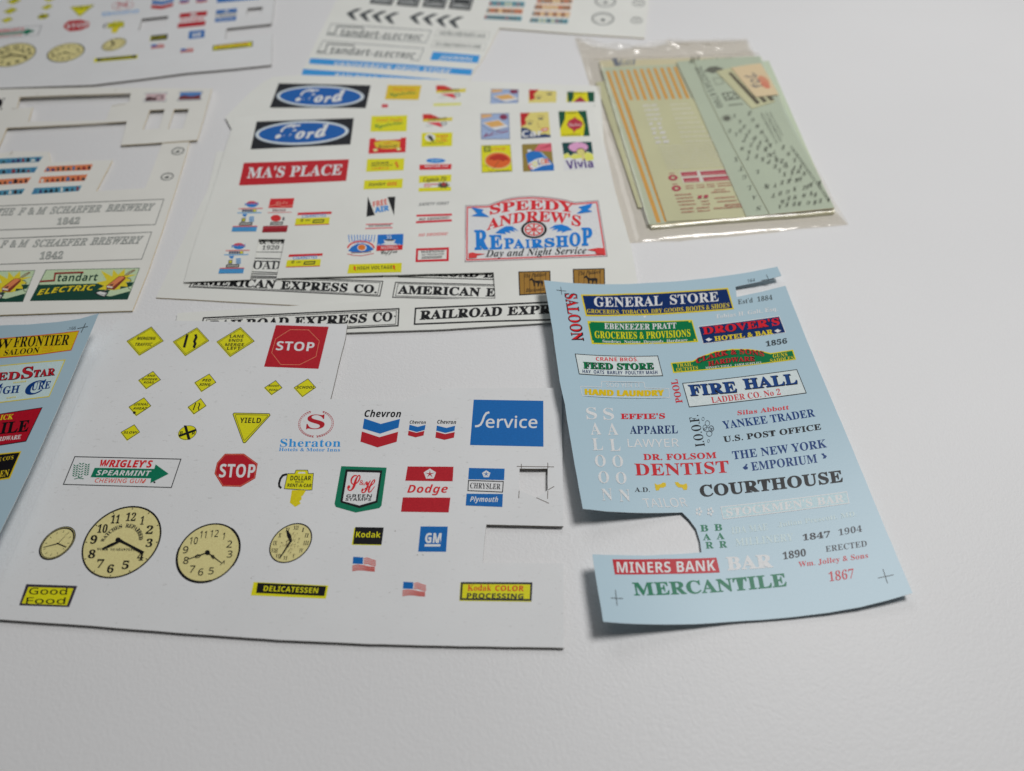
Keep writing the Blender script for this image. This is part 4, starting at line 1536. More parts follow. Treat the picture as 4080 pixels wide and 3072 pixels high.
part('oil_sign', 'long yellow sign')
poly(YEL, (5, 1385), (540, 1360), (530, 1490), (-5, 1510))
T('Standart', 'bs', (56, 52, 30), (62, 1466), (292, 1454), (8, -48))
T('OIL', 'bs', (206, 60, 30), (318, 1458), (458, 1450), (8, -44), .01)
part('wine_sign')
poly(YEL, (800, 730), (1225, 722), (1218, 910), (795, 920))
ell((222, 222, 214), (915, 792), 70, 52, 20)
poly((52, 56, 40), (875, 772), (905, 760), (940, 775), (975, 850), (940, 845), (900, 810))
scrib((214, 120, 40), (1005, 790), (1165, 784), 34, 6)
scrib((214, 120, 40), (1060, 820), (1150, 816), 22, 5)
scrib((214, 120, 40), (1000, 852), (1160, 846), 24, 8)
T('Cutlery Co.', 'bi', (60, 60, 36), (845, 890), (1110, 882), (3, -28))
part('motor_company_sign')
ell((30, 120, 196), (993, 1112), 132, 32, 30)
scrib((150, 190, 220), (930, 1124), (1060, 1120), 24, 5)
poly(BRED, (770, 1168), (1215, 1160), (1205, 1232), (768, 1240))
T('MOTOR CO', 'b', (226, 200, 200), (842, 1208), (1162, 1202), (2, -32))
part('seafood_sign')
poly(YEL, (765, 1320), (1210, 1305), (1205, 1400), (760, 1420))
poly(YEL, (758, 1490), (1205, 1475), (1205, 1530), (755, 1540))
T('Captain Pit', 'bi', (50, 54, 36), (818, 1424), (1140, 1408), (8, -80), .01)
scrib((200, 80, 80), (832, 1456), (1040, 1446), 26, 9)
scrib((200, 80, 80), (834, 1482), (930, 1476), 20, 5)
st = []
for k in range(18):
    r = 1 if k % 2 else .55
    st.append((1100 + 100 * r * math.sin(k * .349), 1452 + 54 * r * math.cos(k * .349)))
poly((56, 66, 56), *st)
ell((150, 50, 50), (1106, 1440), 34, 26, 14)

K('U')
part('advert_picture', 'blue picture of a metal tray')
pic_tray(((255, 520), (690, 510), (705, 910), (260, 915)))
T('Malt House', 'sc', (130, 50, 90), (288, 888), (672, 806), (6, -62), .02)
part('advert_picture', 'picture of a red-haired woman')
pic_face(((865, 505), (1300, 485), (1335, 880), (880, 905)))
poly((32, 56, 100), (878, 730), (960, 740), (1020, 770), (1130, 850), (1240, 830), (1334, 850), (1335, 880), (880, 905))
ell((206, 90, 80), (1240, 764), (62, -14), (8, 26), 18)
ell((232, 214, 200), (1246, 764), (34, -8), (4, 10), 12)
line((150, 110, 60), 5, (1130, 640), (1150, 720), (1180, 730))
T('Car', 'b', (216, 220, 226), (892, 888), (1208, 862), (-4, -104), .01)
part('advert_picture', 'green and yellow picture of a red drop')
pic_drop(((1455, 480), (1885, 470), (1940, 860), (1490, 870)))
poly((14, 74, 52), (1745, 475), (1885, 470), (1940, 860), (1842, 863), (1862, 700), (1830, 590))
poly((168, 44, 62), (1700, 562), (1745, 600), (1820, 640), (1834, 690), (1790, 745), (1720, 770), (1696, 822), (1680, 770), (1610, 730), (1585, 680), (1620, 620), (1690, 590))
T('Dubois', 'sc', (222, 190, 190), (1610, 716), (1812, 706), (4, -54))
scrib((60, 66, 20), (1512, 856), (1790, 848), 18, 16)
part('advert_picture', 'yellow picture of an umbrella')
poly(YEL, (260, 1010), (715, 995), (745, 1410), (270, 1430))
poly((80, 96, 30), (300, 1024), (408, 1020), (410, 1106), (304, 1112))
T('B', 's', (222, 210, 60), (320, 1096), (390, 1092), (2, -56))
T('rivo', 'b', (220, 130, 40), (426, 1092), (632, 1082), (4, -60))
ell((236, 176, 110), (520, 1244), (208, -6), (10, 132), 36)
ell((214, 92, 36), (522, 1240), (192, -6), (8, 116), 36)
poly((172, 44, 24), (370, 1236), (410, 1180), (500, 1148), (590, 1150), (660, 1190), (700, 1240), (640, 1232), (600, 1260), (540, 1226), (450, 1244), (430, 1226))
line((120, 70, 30), 7, (548, 1230), (480, 1330), (424, 1408), (392, 1408), (366, 1384))
line((90, 86, 40), 4, (290, 1330), (340, 1320), (372, 1352))
scrib((90, 90, 30), (462, 1414), (722, 1402), 18, 14)
frame((110, 110, 60), 4, (260, 1010), (715, 995), (745, 1410), (270, 1430))
part('advert_picture', 'olive picture of a blue paint tube')
poly((136, 116, 52), (890, 990), (1345, 970), (1385, 1395), (910, 1415))
poly((206, 96, 112), (1080, 1092), (1150, 990), (1230, 976), (1345, 970), (1352, 1100))
poly((176, 60, 80), (1120, 1072), (1345, 980), (1346, 1020))
poly((30, 104, 178), (950, 1150), (1000, 1110), (1080, 1094), (1180, 1110), (1280, 1190), (1386, 1310), (1386, 1396), (1030, 1410), (986, 1300))
poly((150, 178, 206), (1170, 1110), (1200, 1118), (1300, 1220), (1280, 1225))
poly((206, 206, 210), (970, 1080), (1030, 1070), (1040, 1098), (985, 1116))
poly((226, 220, 210), (982, 1294), (1090, 1226), (1210, 1196), (1286, 1236), (1352, 1300), (1200, 1326), (1050, 1392))
for s, x, y, c_, w in (('C', 1000, 1386, (200, 50, 60), 62), ('O', 1066, 1346, (224, 200, 90), 66), ('L', 1146, 1316, (90, 90, 130), 46), ('O', 1196, 1306, (220, 120, 60), 62), ('R', 1262, 1302, (206, 60, 60), 56)):
    T(s, 'b', c_, (x, y), (x + w, y - 16), (-14, -80))
part('advert_picture', 'picture of a pink-haired girl')
poly((222, 220, 214), (1510, 965), (1965, 950), (2025, 1360), (1545, 1395))
poly((10, 62, 62), (1510, 965), (1965, 950), (1990, 1140), (1900, 1100), (1850, 1140), (1700, 1130), (1640, 1170), (1600, 1120), (1535, 1150))
poly((232, 214, 96), (1535, 1150), (1600, 1126), (1640, 1176), (1700, 1136), (1800, 1160), (1900, 1110), (1990, 1146), (2004, 1230), (1900, 1250), (1830, 1200), (1700, 1220), (1620, 1190), (1540, 1220))
st = []
for k in range(26):
    t = k * 2 * math.pi / 26
    r = 1.0 + (.08 if k % 2 else -.05)
    st.append((1762 + 148 * r * math.cos(t), 1036 + 74 * r * math.sin(t)))
poly((222, 150, 186), *st)
poly((226, 190, 130), (1820, 1150), (1858, 1150), (1872, 1236), (1816, 1240))
ell((98, 74, 60), (1800, 1104), 72, 56, 22)
ell((228, 196, 120), (1800, 1112), 60, 48, 22)
line((120, 80, 60), 4, (1766, 1106), (1784, 1104))
line((120, 80, 60), 4, (1814, 1104), (1834, 1106))
T('Vivia', 'b', (76, 52, 120), (1592, 1374), (2002, 1352), (-30, -140), .01)

K('E')
for off in ((0, 0), (-107, 342)):
    K('E', off)
    part('vending_machine_panel', 'blue and red drinks panel')
    poly((196, 60, 70), *epts((786, 130), (46, 0), (0, 25), 16, math.pi, 2 * math.pi), (832, 130))
    poly((40, 120, 190), *epts((786, 132), (46, 0), (0, 25), 16, 0, math.pi), (740, 132))
    T('PEPSI', 'b', (40, 110, 180), (728, 144), (840, 138), (2, -22))
    line((206, 90, 90), 7, (678, 168), (874, 165))
    line((90, 160, 210), 7, (668, 202), (864, 200))
    many((56, 60, 90), [[(706 + 20 * k, 194), (722 + 20 * k, 194), (724 + 20 * k, 174), (708 + 20 * k, 174)] for k in range(6)])
    poly((196, 190, 40), (796, 194), (818, 194), (820, 174), (798, 174))
    poly((40, 120, 190), (706, 212), (750, 210), (742, 224), (732, 236), (716, 228))
    poly((50, 52, 40), (704, 246), (736, 244), (732, 274), (700, 276))
    poly((190, 186, 50), (710, 251), (730, 250), (727, 269), (707, 270))
    for k in range(4):
        line((80, 150, 206), 6, (764, 236 + 12 * k), (804, 234 + 12 * k))
    frame((40, 40, 44), 7, (686, 282), (792, 280), (788, 303), (680, 305))
    line((206, 80, 90), 7, (632, 314), (832, 312))
    for k in range(4):
        line((70, 150, 214), 7, (628 - 2 * k, 324 + 9 * k), (829 - 2 * k, 322 + 9 * k))
K('E')
part('vending_machine_panel', 'red cola panel')
poly(BRED, (938, 86), (1133, 81), (1117, 160), (920, 162))
line((214, 130, 110), 6, (926, 148), (980, 136), (1040, 150), (1118, 140))
T('Cola', 'sc', (214, 150, 130), (980, 134), (1080, 126), (2, -24))
scrib((120, 50, 56), (956, 190), (1068, 188), 22, 6)
line((206, 100, 100), 5, (914, 200), (1110, 196))
ell((196, 40, 40), (982, 245), 42, 27, 20)
scrib((70, 70, 80), (1034, 266), (1052, 266), 34, 2)
frame((40, 40, 44), 7, (940, 278), (1042, 275), (1036, 298), (932, 300))
poly((140, 12, 28), (880, 310), (1082, 305), (1070, 358), (868, 362))
line((196, 80, 90), 4, (876, 324), (1078, 319))
for off in ((0, 0), (-73, 341)):
    K('E', off)
    part('cigarette_machine_panel')
    poly(BRED, (1162, 200), (1438, 190), (1434, 210), (1156, 220))
    T('CIGARETTES', 'b', (60, 130, 190), (1194, 242), (1390, 234), (3, -26))
    poly(YEL, (1146, 246), (1422, 238), (1416, 290), (1136, 300))
    frame((40, 40, 30), 8, (1288, 258), (1380, 254), (1370, 281), (1278, 285))
    frame((60, 60, 20), 5, (1186, 252), (1206, 251), (1203, 272), (1182, 273))
    scrib((80, 80, 30), (1222, 268), (1264, 266), 12, 4)
    line((206, 90, 60), 6, (1136, 303), (1416, 294))
K('E')
part('free_air_sign')
poly(BLK, (1732, 68), (1789, 220), (1721, 233))
poly(BLK, (1893, 72), (1957, 69), (1946, 222))
T('FREE', 'b', (206, 70, 56), (1776, 156), (1890, 130), (-4, -44), .006)
for d_ in (0, 5):
    T('AIR', 'b', (40, 130, 200), (1790 + d_, 202), (1902 + d_, 182), (-4, -44))
part('no_smoking_sign')
line((206, 80, 90), 8, (1716, 296), (1936, 290))
line((206, 80, 90), 8, (1711, 330), (1933, 322))
T('NO SMOKING', 'b', (80, 76, 80), (1740, 317), (1916, 311), (1, -17))
part('orange_juice_sign')
many((40, 120, 196), [[(1580 + 22 * k, 442 - 20 * math.sin(k * .35)), (1586 + 22 * k, 442 - 20 * math.sin(k * .35)), (1586 + 24 * k - 8, 380), (1570 + 24 * k, 382)] for k in range(10)])
T('SUNNY', 'b', (40, 120, 196), (1614, 452), (1758, 448), (0, -26), .006, arch=4)
poly((206, 90, 90), *epts((1676, 490), (114, 0), (0, 62), 22, math.pi, 2 * math.pi), (1790, 490), (1776, 490), *epts((1676, 496), (100, 0), (0, 56), 22, 2 * math.pi, math.pi))
poly((24, 104, 184), (1572, 512), (1600, 478), (1640, 456), (1690, 450), (1740, 464), (1782, 500), (1730, 520), (1670, 526), (1610, 522))
ell((230, 214, 206), (1684, 486), 38, 28, 18)
ell((220, 110, 40), (1682, 484), 31, 23, 18)
T('ORANGE JUICE', 'b', (110, 60, 60), (1594, 538), (1758, 528), (1, -15))
line((206, 90, 90), 5, (1564, 536), (1610, 548), (1680, 552), (1782, 532))
part('coffee_sign')
poly((16, 104, 184), (1813, 380), (2023, 373), (2019, 462), (1807, 467))
poly((214, 220, 226), (1862, 424), (1958, 420), (1948, 444), (1922, 456), (1888, 456), (1868, 444))
ell((214, 220, 226), (1910, 456), 58, 10, 18)
ell((60, 60, 60), (1910, 424), 40, 7, 16)
for x in (1890, 1912):
    line((200, 214, 226), 5, (x, 416), (x + 12, 402), (x - 2, 392), (x + 10, 378))
many((190, 206, 220), [[(1816 + 24 * k, 464), (1828 + 24 * k, 464), (1829 + 24 * k, 456), (1817 + 24 * k, 456)] for k in range(8)])
poly(BRED, (1805, 470), (2018, 464), (2014, 502), (1801, 513))
T('MAXWELL', 's', (230, 200, 200), (1838, 500), (1980, 494), (1, -24))
T('Coffee', 'sc', (36, 44, 40), (1836, 554), (1970, 540), (4, -44), .01)
part('high_voltage_sign')
poly(YEL, (1580, 620), (2009, 610), (2005, 686), (1564, 696))
T('HIGH VOLTAGE', 'b', (70, 66, 20), (1646, 667), (1930, 658), (3, -28), -.006)
for x, y in ((1625, 656), (1946, 648)):
    poly((206, 50, 20), (x - 4, y - 22), (x + 12, y - 4), (x + 4, y - 2), (x + 12, y + 22), (x - 12, y + 4), (x - 2, y), (x - 12, y - 8))
K('F')
for nm, s, c_, bl, br in (('safety_sign', 'SAFETY FIRST', (90, 90, 92), (108, 826), (300, 818)), ('no_smoking_sign', 'NO SMOKING!', (206, 90, 90), (106, 1020), (292, 1011))):
    part(nm)
    T(s, 'bs', c_, bl, br, (3, -19))
part('no_smoking_sign', 'dark lettering between two red bars')
line((200, 40, 56), 13, (94, 888), (318, 881))
line((200, 40, 56), 13, (91, 930), (318, 918))
T('NO SMOKING!', 'bs', (96, 60, 64), (108, 921), (300, 909), (3, -18))
part('warning_sign')
frame((196, 26, 44), 14, (92, 1095), (300, 1088), (298, 1175), (88, 1182))
T('WARNING!', 'b', (80, 80, 82), (122, 1126), (274, 1119), (2, -17))
T('NO TRESPASSING', 'b', (90, 90, 92), (128, 1140), (268, 1134), (1, -9))
line((80, 80, 82), 4, (128, 1149), (258, 1144))
line((80, 80, 82), 4, (126, 1158), (254, 1153))
part('repair_shop_sign')
ol = ((405, 825), (548, 821), (600, 802), (670, 780), (740, 769), (830, 765), (930, 772), (1020, 785), (1095, 804), (1243, 792), (1272, 970), (1300, 1145), (850, 1162), (402, 1180), (403, 1000))
poly((214, 214, 212), *ol)
line((120, 100, 104), 4, *ol, closed=True)
line((206, 70, 76), 9, *inset(ol, 11), closed=True)
SR, SB = (200, 34, 44), (16, 116, 196)
T('SPEEDY', 's', SR, (558, 884), (1092, 872), (0, -64), .02, arch=26)
T("ANDREW'S", 's', SR, (538, 984), (1132, 962), (4, -72), .016, arch=46)
ell(BLK, (837, 976), (82, -2), (2, 56), 32)
ell((216, 210, 208), (837, 976), (66, -2), (2, 44), 32)
ell((200, 60, 60), (837, 976), (60, -2), (2, 40), 32)
q = []
for k in range(8):
    t0, t1 = k * .785 + .14, k * .785 + .66
    q.append([(837 + r * 60 * math.cos(t), 976 + r * 40 * math.sin(t)) for r, t in ((.3, t0 + .1), (.84, t0), (.84, (t0 + t1) / 2), (.84, t1), (.3, t1 - .1))])
many((222, 210, 206), q)
poly(SB, (592, 1000), (622, 975), (660, 955), (700, 956), (742, 988), (700, 972), (720, 992), (680, 982), (690, 1000), (655, 992), (660, 1006), (620, 1002))
poly(SB, (1080, 980), (1050, 956), (1010, 944), (970, 948), (932, 972), (972, 964), (950, 982), (990, 974), (980, 992), (1016, 984), (1012, 998), (1050, 984))
for ch, x0, x1, y0, y1 in (('R', 462, 548, 980, 1106), ('E', 556, 640, 1012, 1103), ('P', 650, 714, 1032, 1099), ('A', 708, 778, 1038, 1097), ('I', 786, 814, 1040, 1095), ('R', 820, 898, 1038, 1094),
                           ('S', 904, 970, 1032, 1091), ('H', 978, 1056, 1018, 1088), ('O', 1062, 1134, 996, 1085), ('P', 1140, 1208, 966, 1080)):
    T(ch, 's', SB, (x0, y1), (x1, y1 - 2), (-3, y0 - y1), .03)
T('Day and Night Service', 'bi', INKB, (530, 1163), (1166, 1141), (4, -56))
poly(SB, (440, 836), (520, 852), (506, 866), (556, 898), (440, 892), (478, 876), (462, 858))
poly(SB, (1206, 812), (1118, 836), (1142, 850), (1106, 878), (1208, 864), (1176, 850), (1196, 838))
poly((206, 56, 56), (424, 1128), (450, 1122), (470, 1128), (530, 1132), (476, 1142), (476, 1156), (424, 1160))
poly((206, 56, 56), (1172, 1106), (1240, 1094), (1282, 1096), (1282, 1140), (1230, 1130), (1224, 1116))
for off in ((0, 0), (344, -16)):
    K('F', off)
    part('blacksmith_sign')
    poly((44, 34, 20), (738, 1241), (941, 1236), (944, 1381), (744, 1393))
    poly((150, 110, 42), (746, 1248), (934, 1243), (937, 1374), (751, 1385))
    for k in range(5):
        line((104, 74, 26), 4, (775 + 34 * k, 1250), (777 + 34 * k, 1380))
    T('The Paddock', 'bi', (30, 22, 14), (774, 1282), (916, 1270), (3, -26))
    poly((24, 18, 14), (812, 1300), (806, 1294), (826, 1280), (834, 1294), (846, 1300), (886, 1298), (896, 1306), (892, 1336), (886, 1336), (884, 1318), (872, 1316), (866, 1338), (860, 1338), (860, 1316), (844, 1314), (842, 1336), (836, 1336), (832, 1310), (824, 1296))
    T('Blacksmith', 'bi', (30, 22, 14), (784, 1373), (904, 1364), (3, -24))
K('P')
part('express_sign')
frame(BLK, 7, (272, 279), (780, 254), (1291, 231), (1286, 326), (760, 352), (246, 382))
frame(BLK, 3, (290, 290), (780, 265), (1276, 243), (1272, 316), (760, 342), (266, 370))
T('RAILROAD', 's', BLK, (300, 346), (712, 326), (10, -50), .027)
T('EXPRESS', 's', BLK, (742, 325), (1118, 307), (8, -48), .027)
T('CO', 's', BLK, (1150, 305), (1252, 300), (4, -50), .02)
ell(BLK, (1266, 274), 4, 4, 8)
part('express_sign')
frame(BLK, 8, (1370, 229), (1740, 212), (2300, 186), (2300, 290), (1740, 304), (1364, 319))
T('RAILROAD', 's', BLK, (1394, 294), (1820, 272), (6, -50), .027)
T('EXPRESS', 's', BLK, (1848, 271), (2220, 254), (6, -48), .027)
close()

# ================================================================== 9  the clear bag of decals and what is in it
def stack(z, tilt=0.0):
    return lambda x, y: z


K('G')
BUFF = sheet('backing_board', 'thick buff board at the bottom of the pile inside the clear plastic bag', 'board', 'board', stack(1.5),
             [(255, 262), (600, 250), (1440, 232), (1560, 505), (1985, 1372), (1700, 1398), (1000, 1450), (640, 1482), (420, 800)], [], paper('white_board', (196, 190, 158), .6, 0, (150, 140, 120)), EDGE_BUFF, thick=1.35, step=10.0)
part('barcode_print')
poly((90, 100, 120), (345, 245), (382, 243), (408, 300), (368, 302))
scrib((120, 128, 140), (400, 300), (520, 292), 46, 5)
close()
sheet('decal_sheet', 'narrow yellowed decal sheet at the left of the pile inside the clear bag', 'decal sheet', 'backing_paper', stack(0.8),
      [(228, 420), (300, 410), (620, 1335), (540, 1340), (400, 920)], [], YELLOW_GREEN, EDGE_CREAM, thick=0.2, step=8.0)
sheet('decal_sheet', 'pale green decal sheet printed with orange stripes, inside the clear bag', 'decal sheet', 'backing_paper', stack(1.75),
      [(268, 312), (560, 300), (830, 288), (1500, 262), (1975, 1352), (1500, 1392), (1000, 1432), (620, 1466), (430, 850)], [], PALE_GREEN, EDGE_CREAM, thick=0.2, step=8.0)
part('stripe_print')
for k in range(13):
    x0, y0 = 312 + 49.5 * k, 338 - 3 * k
    x1, y1 = 690 + 58 * k, 1450 - 4 * k
    poly((212, 148, 46), (x0 - 10, y0), (x0 + 13, y0), (x1 + 17, y1), (x1 - 14, y1))
close()
sheet('decal_sheet', 'yellowed decal sheet with faint white print and crimson blocks, inside the clear bag', 'decal sheet', 'backing_paper', stack(2.1),
      [(455, 552), (700, 545), (1150, 530), (1500, 1390), (1330, 1412), (1000, 1428), (750, 1442), (600, 990)], [], YELLOW_GREEN, EDGE_CREAM, thick=0.2, step=8.0)
WP = (226, 230, 212)
part('white_print', 'rows of faint white print')
for k in range(9):
    y = 600 + 34 * k
    x = 575 + 11.5 * k
    scrib(WP, (x, y), (x + 110, y - 6), 20, 5 if k < 4 else 2)
    scrib((214, 220, 196), (x + 200, y - 10), (x + 330 + 12 * k, y - 18), 12, 10)
for k in range(9):
    scrib((212, 217, 194), (690 + 8 * k, 898 + 20 * k), (1085 + 10 * k, 876 + 20 * k), 9, 34)
part('crimson_print')
CRM = (168, 34, 66)
poly((214, 208, 200), (842, 1078), (1195, 1056), (1215, 1140), (872, 1160))
for q in (((850, 1082), (970, 1074), (976, 1106), (860, 1113)), ((993, 1076), (1190, 1062), (1198, 1096), (1004, 1105)), ((868, 1126), (984, 1119), (992, 1150), (880, 1157)), ((1013, 1120), (1206, 1106), (1213, 1138), (1025, 1150))):
    poly(CRM, *q)
    scrib((206, 150, 150), (q[3][0] + 12, q[3][1] - 6), (q[2][0] - 10, q[2][1] - 6), 8)
for c_ in ((795, 1122), (820, 1200)):
    ring(CRM, c_, 35, 21, .6, 22)
    scrib((170, 90, 90), (c_[0] - 30, c_[1] - 26), (c_[0] + 12, c_[1] - 29), 10, 5)
RP = (166, 92, 82)
for x, y, l, h_ in ((885, 1188, 60, 9), (965, 1182, 60, 9), (1040, 1177, 60, 9), (1115, 1170, 110, 9), (890, 1205, 60, 9), (970, 1199, 60, 9), (1045, 1194, 60, 9), (1125, 1188, 105, 9), (808, 1256, 125, 11), (818, 1280, 125, 11), (826, 1304, 125, 11),
                    (838, 1328, 128, 11), (850, 1358, 95, 12), (968, 1352, 95, 12), (856, 1382, 98, 12), (975, 1374, 95, 12), (1100, 1216, 80, 9), (1075, 1236, 140, 10), (1100, 1278, 150, 10), (1120, 1304, 145, 10), (1000, 1302, 60, 10), (1008, 1324, 60, 10), (1175, 1332, 125, 16), (1095, 1355, 205, 12)):
    scrib(RP, (x, y), (x + l, y - l * .07), h_)
for x, y in ((975, 1278), (1020, 1274)):
    poly(CRM, (x, y), (x + 30, y - 2), (x + 34, y - 24), (x + 4, y - 22))
close()
LET = (74, 84, 74)
sheet('decal_sheet', 'pale green alphabet decal sheet lying on top of the yellowed one, inside the clear bag', 'decal sheet', 'backing_paper', stack(2.45),
      [(818, 268), (1100, 244), (1435, 228), (1560, 505), (1980, 1345), (1660, 1376), (1335, 1406), (1080, 840), (950, 540)], [], BLUE_GREEN, EDGE_CREAM, thick=0.2, step=8.0)
part('letter_print')
T('IM', 's', LET, (920, 270), (990, 264), (4, -34), flip=True)
for s, x, y in (('X', 1256, 990), ('T', 1292, 1058), ('G', 1315, 1120), ('L', 1352, 1200), ('A', 1388, 1272), ('S', 1420, 1350)):
    T(s, 's', LET, (x - 16, y + 16), (x + 16, y + 12), (6, -34), flip=True)
scrib((104, 114, 96), (915, 284), (1235, 260), 28, 15)
close()
sheet('decal_sheet', 'topmost blue-green decal sheet of scattered dark letters and numbers, inside clear bag', 'decal sheet', 'backing_paper', stack(2.8),
      [(950, 256), (1200, 244), (1438, 236), (1562, 508), (1982, 1342), (1760, 1364), (1508, 1390), (1240, 900), (1030, 480)], [], BLUE_GREEN, EDGE_CREAM, thick=0.2, step=8.0)
part('number_print')
T('36925614700', 's', (84, 94, 84), (955, 312), (1120, 610), (46, -12), -.004)
part('umbrella_print')
poly((84, 90, 80), (1022, 340), (1060, 308), (1110, 302), (1160, 318), (1170, 328), (1120, 340), (1090, 356), (1060, 346))
part('stamp_print')
frame((88, 96, 86), 9, (1150, 500), (1240, 488), (1290, 540), (1180, 556))
line((88, 96, 86), 8, (1180, 540), (1200, 510), (1215, 545), (1250, 505))
scrib((88, 96, 86), (1205, 596), (1310, 584), 14, 8)
frame((128, 138, 122), 5, (1085, 390), (1150, 382), (1170, 430), (1110, 440))
part('badge_print')
ell((80, 86, 76), (1190, 684), 27, 19, 18)
ring((130, 140, 124), (1190, 684), 40, 28, .14, 24)
part('letter_print')
R2 = random.Random(11)
for row, (x0, y0, x1, y1, n) in enumerate(((1245, 668, 1470, 905, 7), (1205, 775, 1420, 915, 5), (1285, 780, 1560, 990, 7), (1300, 905, 1400, 970, 3), (1345, 985, 1470, 1190, 3), (1350, 655, 1540, 930, 7), (1455, 985, 1660, 1130, 6), (1500, 960, 1720, 1080, 6),
                                       (1490, 1190, 1700, 1140, 5), (1525, 1262, 1860, 1165, 7), (1575, 1335, 1930, 1290, 8), (1590, 1300, 1800, 1240, 5), (1600, 900, 1760, 1100, 5), (1620, 1030, 1830, 1250, 5))):
    for k in range(n):
        t = k / max(1, n - 1)
        x, y = x0 + (x1 - x0) * t + R2.uniform(-8, 8), y0 + (y1 - y0) * t + R2.uniform(-6, 6)
        s = R2.choice('ABEFGHKLMNPRSTXYZ27')
        T(s, 's', LET, (x - 13, y + 14), (x + 13, y + 11), (6, -28), flip=True)
for x0, y0, x1, y1, hh in ((1440, 655, 1560, 880, 22), (1475, 655, 1590, 870, 22), (1505, 650, 1600, 830, 18), (1455, 800, 1510, 900, 16), (1660, 905, 1720, 985, 26), (1720, 985, 1840, 1160, 26), (1845, 1160, 1945, 1310, 30)):
    scrib((84, 94, 84), (x0, y0), (x1, y1), hh * .6, int(math.hypot(x1 - x0, y1 - y0) / 13))
close()
sheet('decal_strip', 'small yellowed decal strip with black bars under the price tag, inside the clear bag', 'decal strip', 'backing_paper', stack(3.1),
      [(1112, 340), (1238, 308), (1420, 430), (1545, 560), (1375, 612), (1240, 470)], [], YELLOW_GREEN, EDGE_CREAM, thick=0.2, step=8.0)
part('bar_print')
for k in range(3):
    poly((70, 66, 46), (1200 + 48 * k, 352 - 8 * k), (1222 + 48 * k, 346 - 8 * k), (1438 + 52 * k, 572 - 12 * k), (1408 + 52 * k, 582 - 12 * k))
close()
sheet('price_tag', 'handwritten peach price tag reading 70 cents, topmost inside the clear bag', 'price tag', 'tag', stack(3.4),
      [(1222, 312), (1340, 292), (1440, 280), (1510, 395), (1572, 510), (1490, 518), (1405, 528), (1310, 420)], [], TAG_PAPER, EDGE_CREAM, thick=0.25, step=6.0)
part('red_stamp_print')
ell((216, 140, 110), (1460, 408), (34, 34), (-26, 12), 18)
ell((210, 124, 98), (1475, 440), (28, 24), (-20, 10), 16)
part('handwriting')
HB = (92, 92, 104)
line(HB, 8, (1322, 376), (1352, 380), (1408, 378), (1400, 366), (1376, 352))
ring(HB, (1398, 410), (34, -2), (10, 15), .34, 20)
line(HB, 6, (1366, 440), (1420, 446), (1452, 444))
line(HB, 6, (1392, 434), (1380, 448), (1400, 456), (1424, 452))
close()

# the bag itself: two plies of film
def film_mat():
    m = bpy.data.materials.new('clear_plastic_film')
    m.use_nodes = True
    nt = m.node_tree
    nt.nodes.remove(nt.nodes['Principled BSDF'])
    out = nt.nodes['Material Output']
    tr = N(nt, 'ShaderNodeBsdfTransparent')
    tr.inputs[0].default_value = (0.992, 0.98, 0.955, 1)
    df = N(nt, 'ShaderNodeBsdfDiffuse')
    df.inputs[0].default_value = (0.82, 0.77, 0.68, 1)
    gl = N(nt, 'ShaderNodeBsdfGlossy')
    gl.inputs['Color'].default_value = (1.0, 0.97, 0.94, 1)
    gl.inputs['Roughness'].default_value = 0.15
    m1 = N(nt, 'ShaderNodeMixShader')
    m1.inputs[0].default_value = 0.10
    nt.links.new(tr.outputs[0], m1.inputs[1])
    nt.links.new(df.outputs[0], m1.inputs[2])
    lw = N(nt, 'ShaderNodeLayerWeight')
    pw = N(nt, 'ShaderNodeMath', operation='POWER')
    nt.links.new(lw.outputs['Facing'], pw.inputs[0])
    pw.inputs[1].default_value = 4.0
    fr_ = N(nt, 'ShaderNodeMath', operation='MULTIPLY_ADD')
    nt.links.new(pw.outputs[0], fr_.inputs[0])
    fr_.inputs[1].default_value = 0.4
    fr_.inputs[2].default_value = 0.05
    m2 = N(nt, 'ShaderNodeMixShader')
    nt.links.new(fr_.outputs[0], m2.inputs[0])
    nt.links.new(m1.outputs[0], m2.inputs[1])
    nt.links.new(gl.outputs[0], m2.inputs[2])
    nt.links.new(m2.outputs[0], out.inputs['Surface'])
    return m


K('G')
pile = [at(p, flat(3)) for p in ((255, 262), (1440, 225), (1985, 1365), (625, 1478))]
far_l, far_r = at((75, 80), flat(1)), at((1340, 95), flat(1))
FD = Vector((far_r[0] - far_l[0], far_r[1] - far_l[1])).normalized()


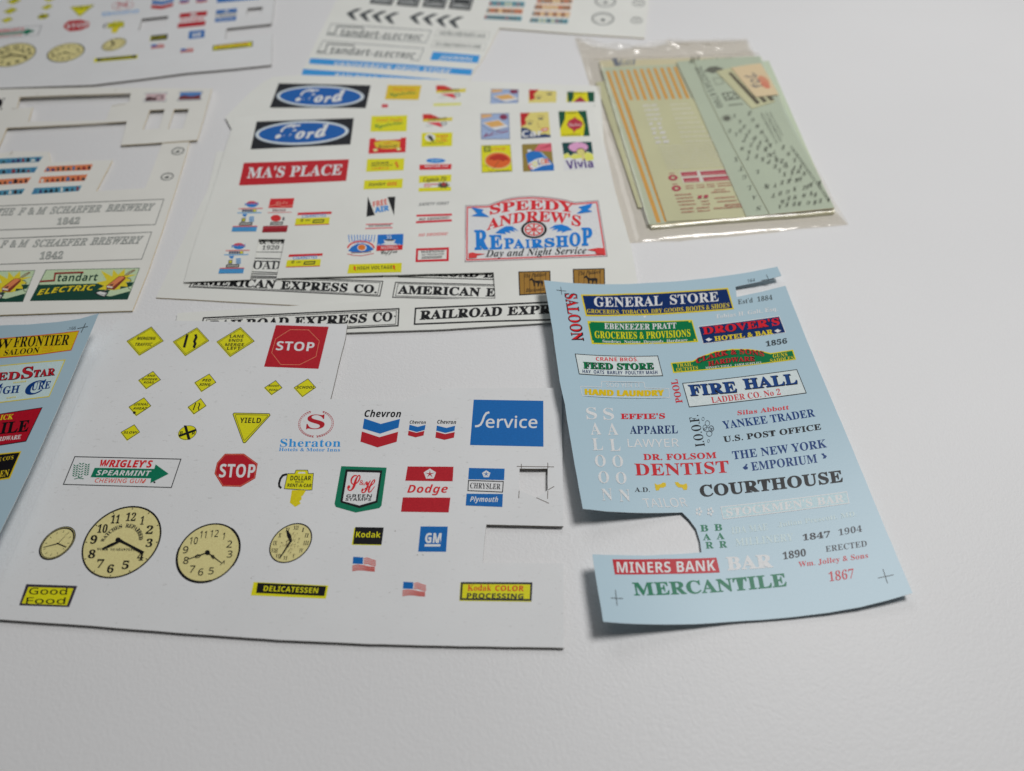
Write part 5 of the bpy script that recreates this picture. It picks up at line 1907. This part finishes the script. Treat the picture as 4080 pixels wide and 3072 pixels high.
def film_h(x, y):
    d = sd_convex((x, y), pile)
    k = min(1.0, max(0.0, (d + 5.5) / 5.5))
    k = k * k * (3 - 2 * k)
    e = max(0.0, min(1.0, (d + 1.0) / 14.0))
    z = 0.55 + 3.3 * k
    off = (x - far_l[0]) * -FD.y + (y - far_l[1]) * FD.x           # distance in front of the far edge (negative towards the camera)
    a = (x - far_l[0]) * FD.x + (y - far_l[1]) * FD.y
    w = max(0.0, 1 - abs(off + 8) / 14)
    z += w * (2.6 * abs(noise.noise((a * .045, off * .22, 3.1))) + 1.6 * abs(noise.noise((a * .10, off * .40, 7.7))) + 0.5 * noise.noise((a * .35, off * .7, 2.2)) + .2)
    g = max(0.0, 1 - max(0.0, abs(a - 55) - 58) / 8)
    for o0, wd, ht, ph in ((-10.0, 2.2, 2.0, 0.4), (-15.0, 1.8, 1.6, 5.3), (-4.5, 1.6, 1.1, 8.8)):
        oo = off - o0 - 2.4 * noise.noise((a * .06, ph, 0.3))
        z += g * ht * math.exp(-(oo / wd) ** 2) * max(0.0, .45 + 1.1 * noise.noise((a * .07, ph, 4.4)))
    z += (1 - e) * 0.30 * noise.noise((a * .06, off * .10, 1.2)) + 0.22 * noise.noise((a * .10, off * .06, 9.9)) + 0.10 * noise.noise((a * .25, off * .12, 4.2))
    return max(z, 0.35 + 3.3 * k * (1 if d > 0 else .2))


FILM = film_mat()
bag = sheet('plastic_bag', 'crinkled clear plastic bag holding the pile of decal sheets, right of the car maker sheets', 'plastic bag', 'upper_film', film_h,
            [(75, 80), (200, 108), (300, 128), (400, 142), (520, 140), (660, 122), (800, 106), (1000, 100), (1200, 100), (1340, 95), (1362, 140), (1388, 190), (1432, 218), (1462, 310), (1578, 508), (1625, 640), (1800, 960), (1985, 1300), (2085, 1460),
             (1900, 1478), (1700, 1490), (1550, 1518), (1400, 1530), (1200, 1552), (1000, 1560), (850, 1580), (650, 1584), (460, 1595), (400, 1330), (300, 900), (250, 700), (190, 450), (130, 250)], [], FILM, FILM, thick=0, step=1.15)
lo, _t = fill(S.loops, 8.0)
me = bpy.data.meshes.new('lower_film')
me.from_pydata([(S.inv @ Vector((x / 1000, y / 1000, 0.00012)))[:] for x, y in lo], [], _t)
me.materials.append(FILM)
link('lower_film', me, bag)
bpy.data.objects.remove(PEN[1])
bpy.data.curves.remove(PEN[0])
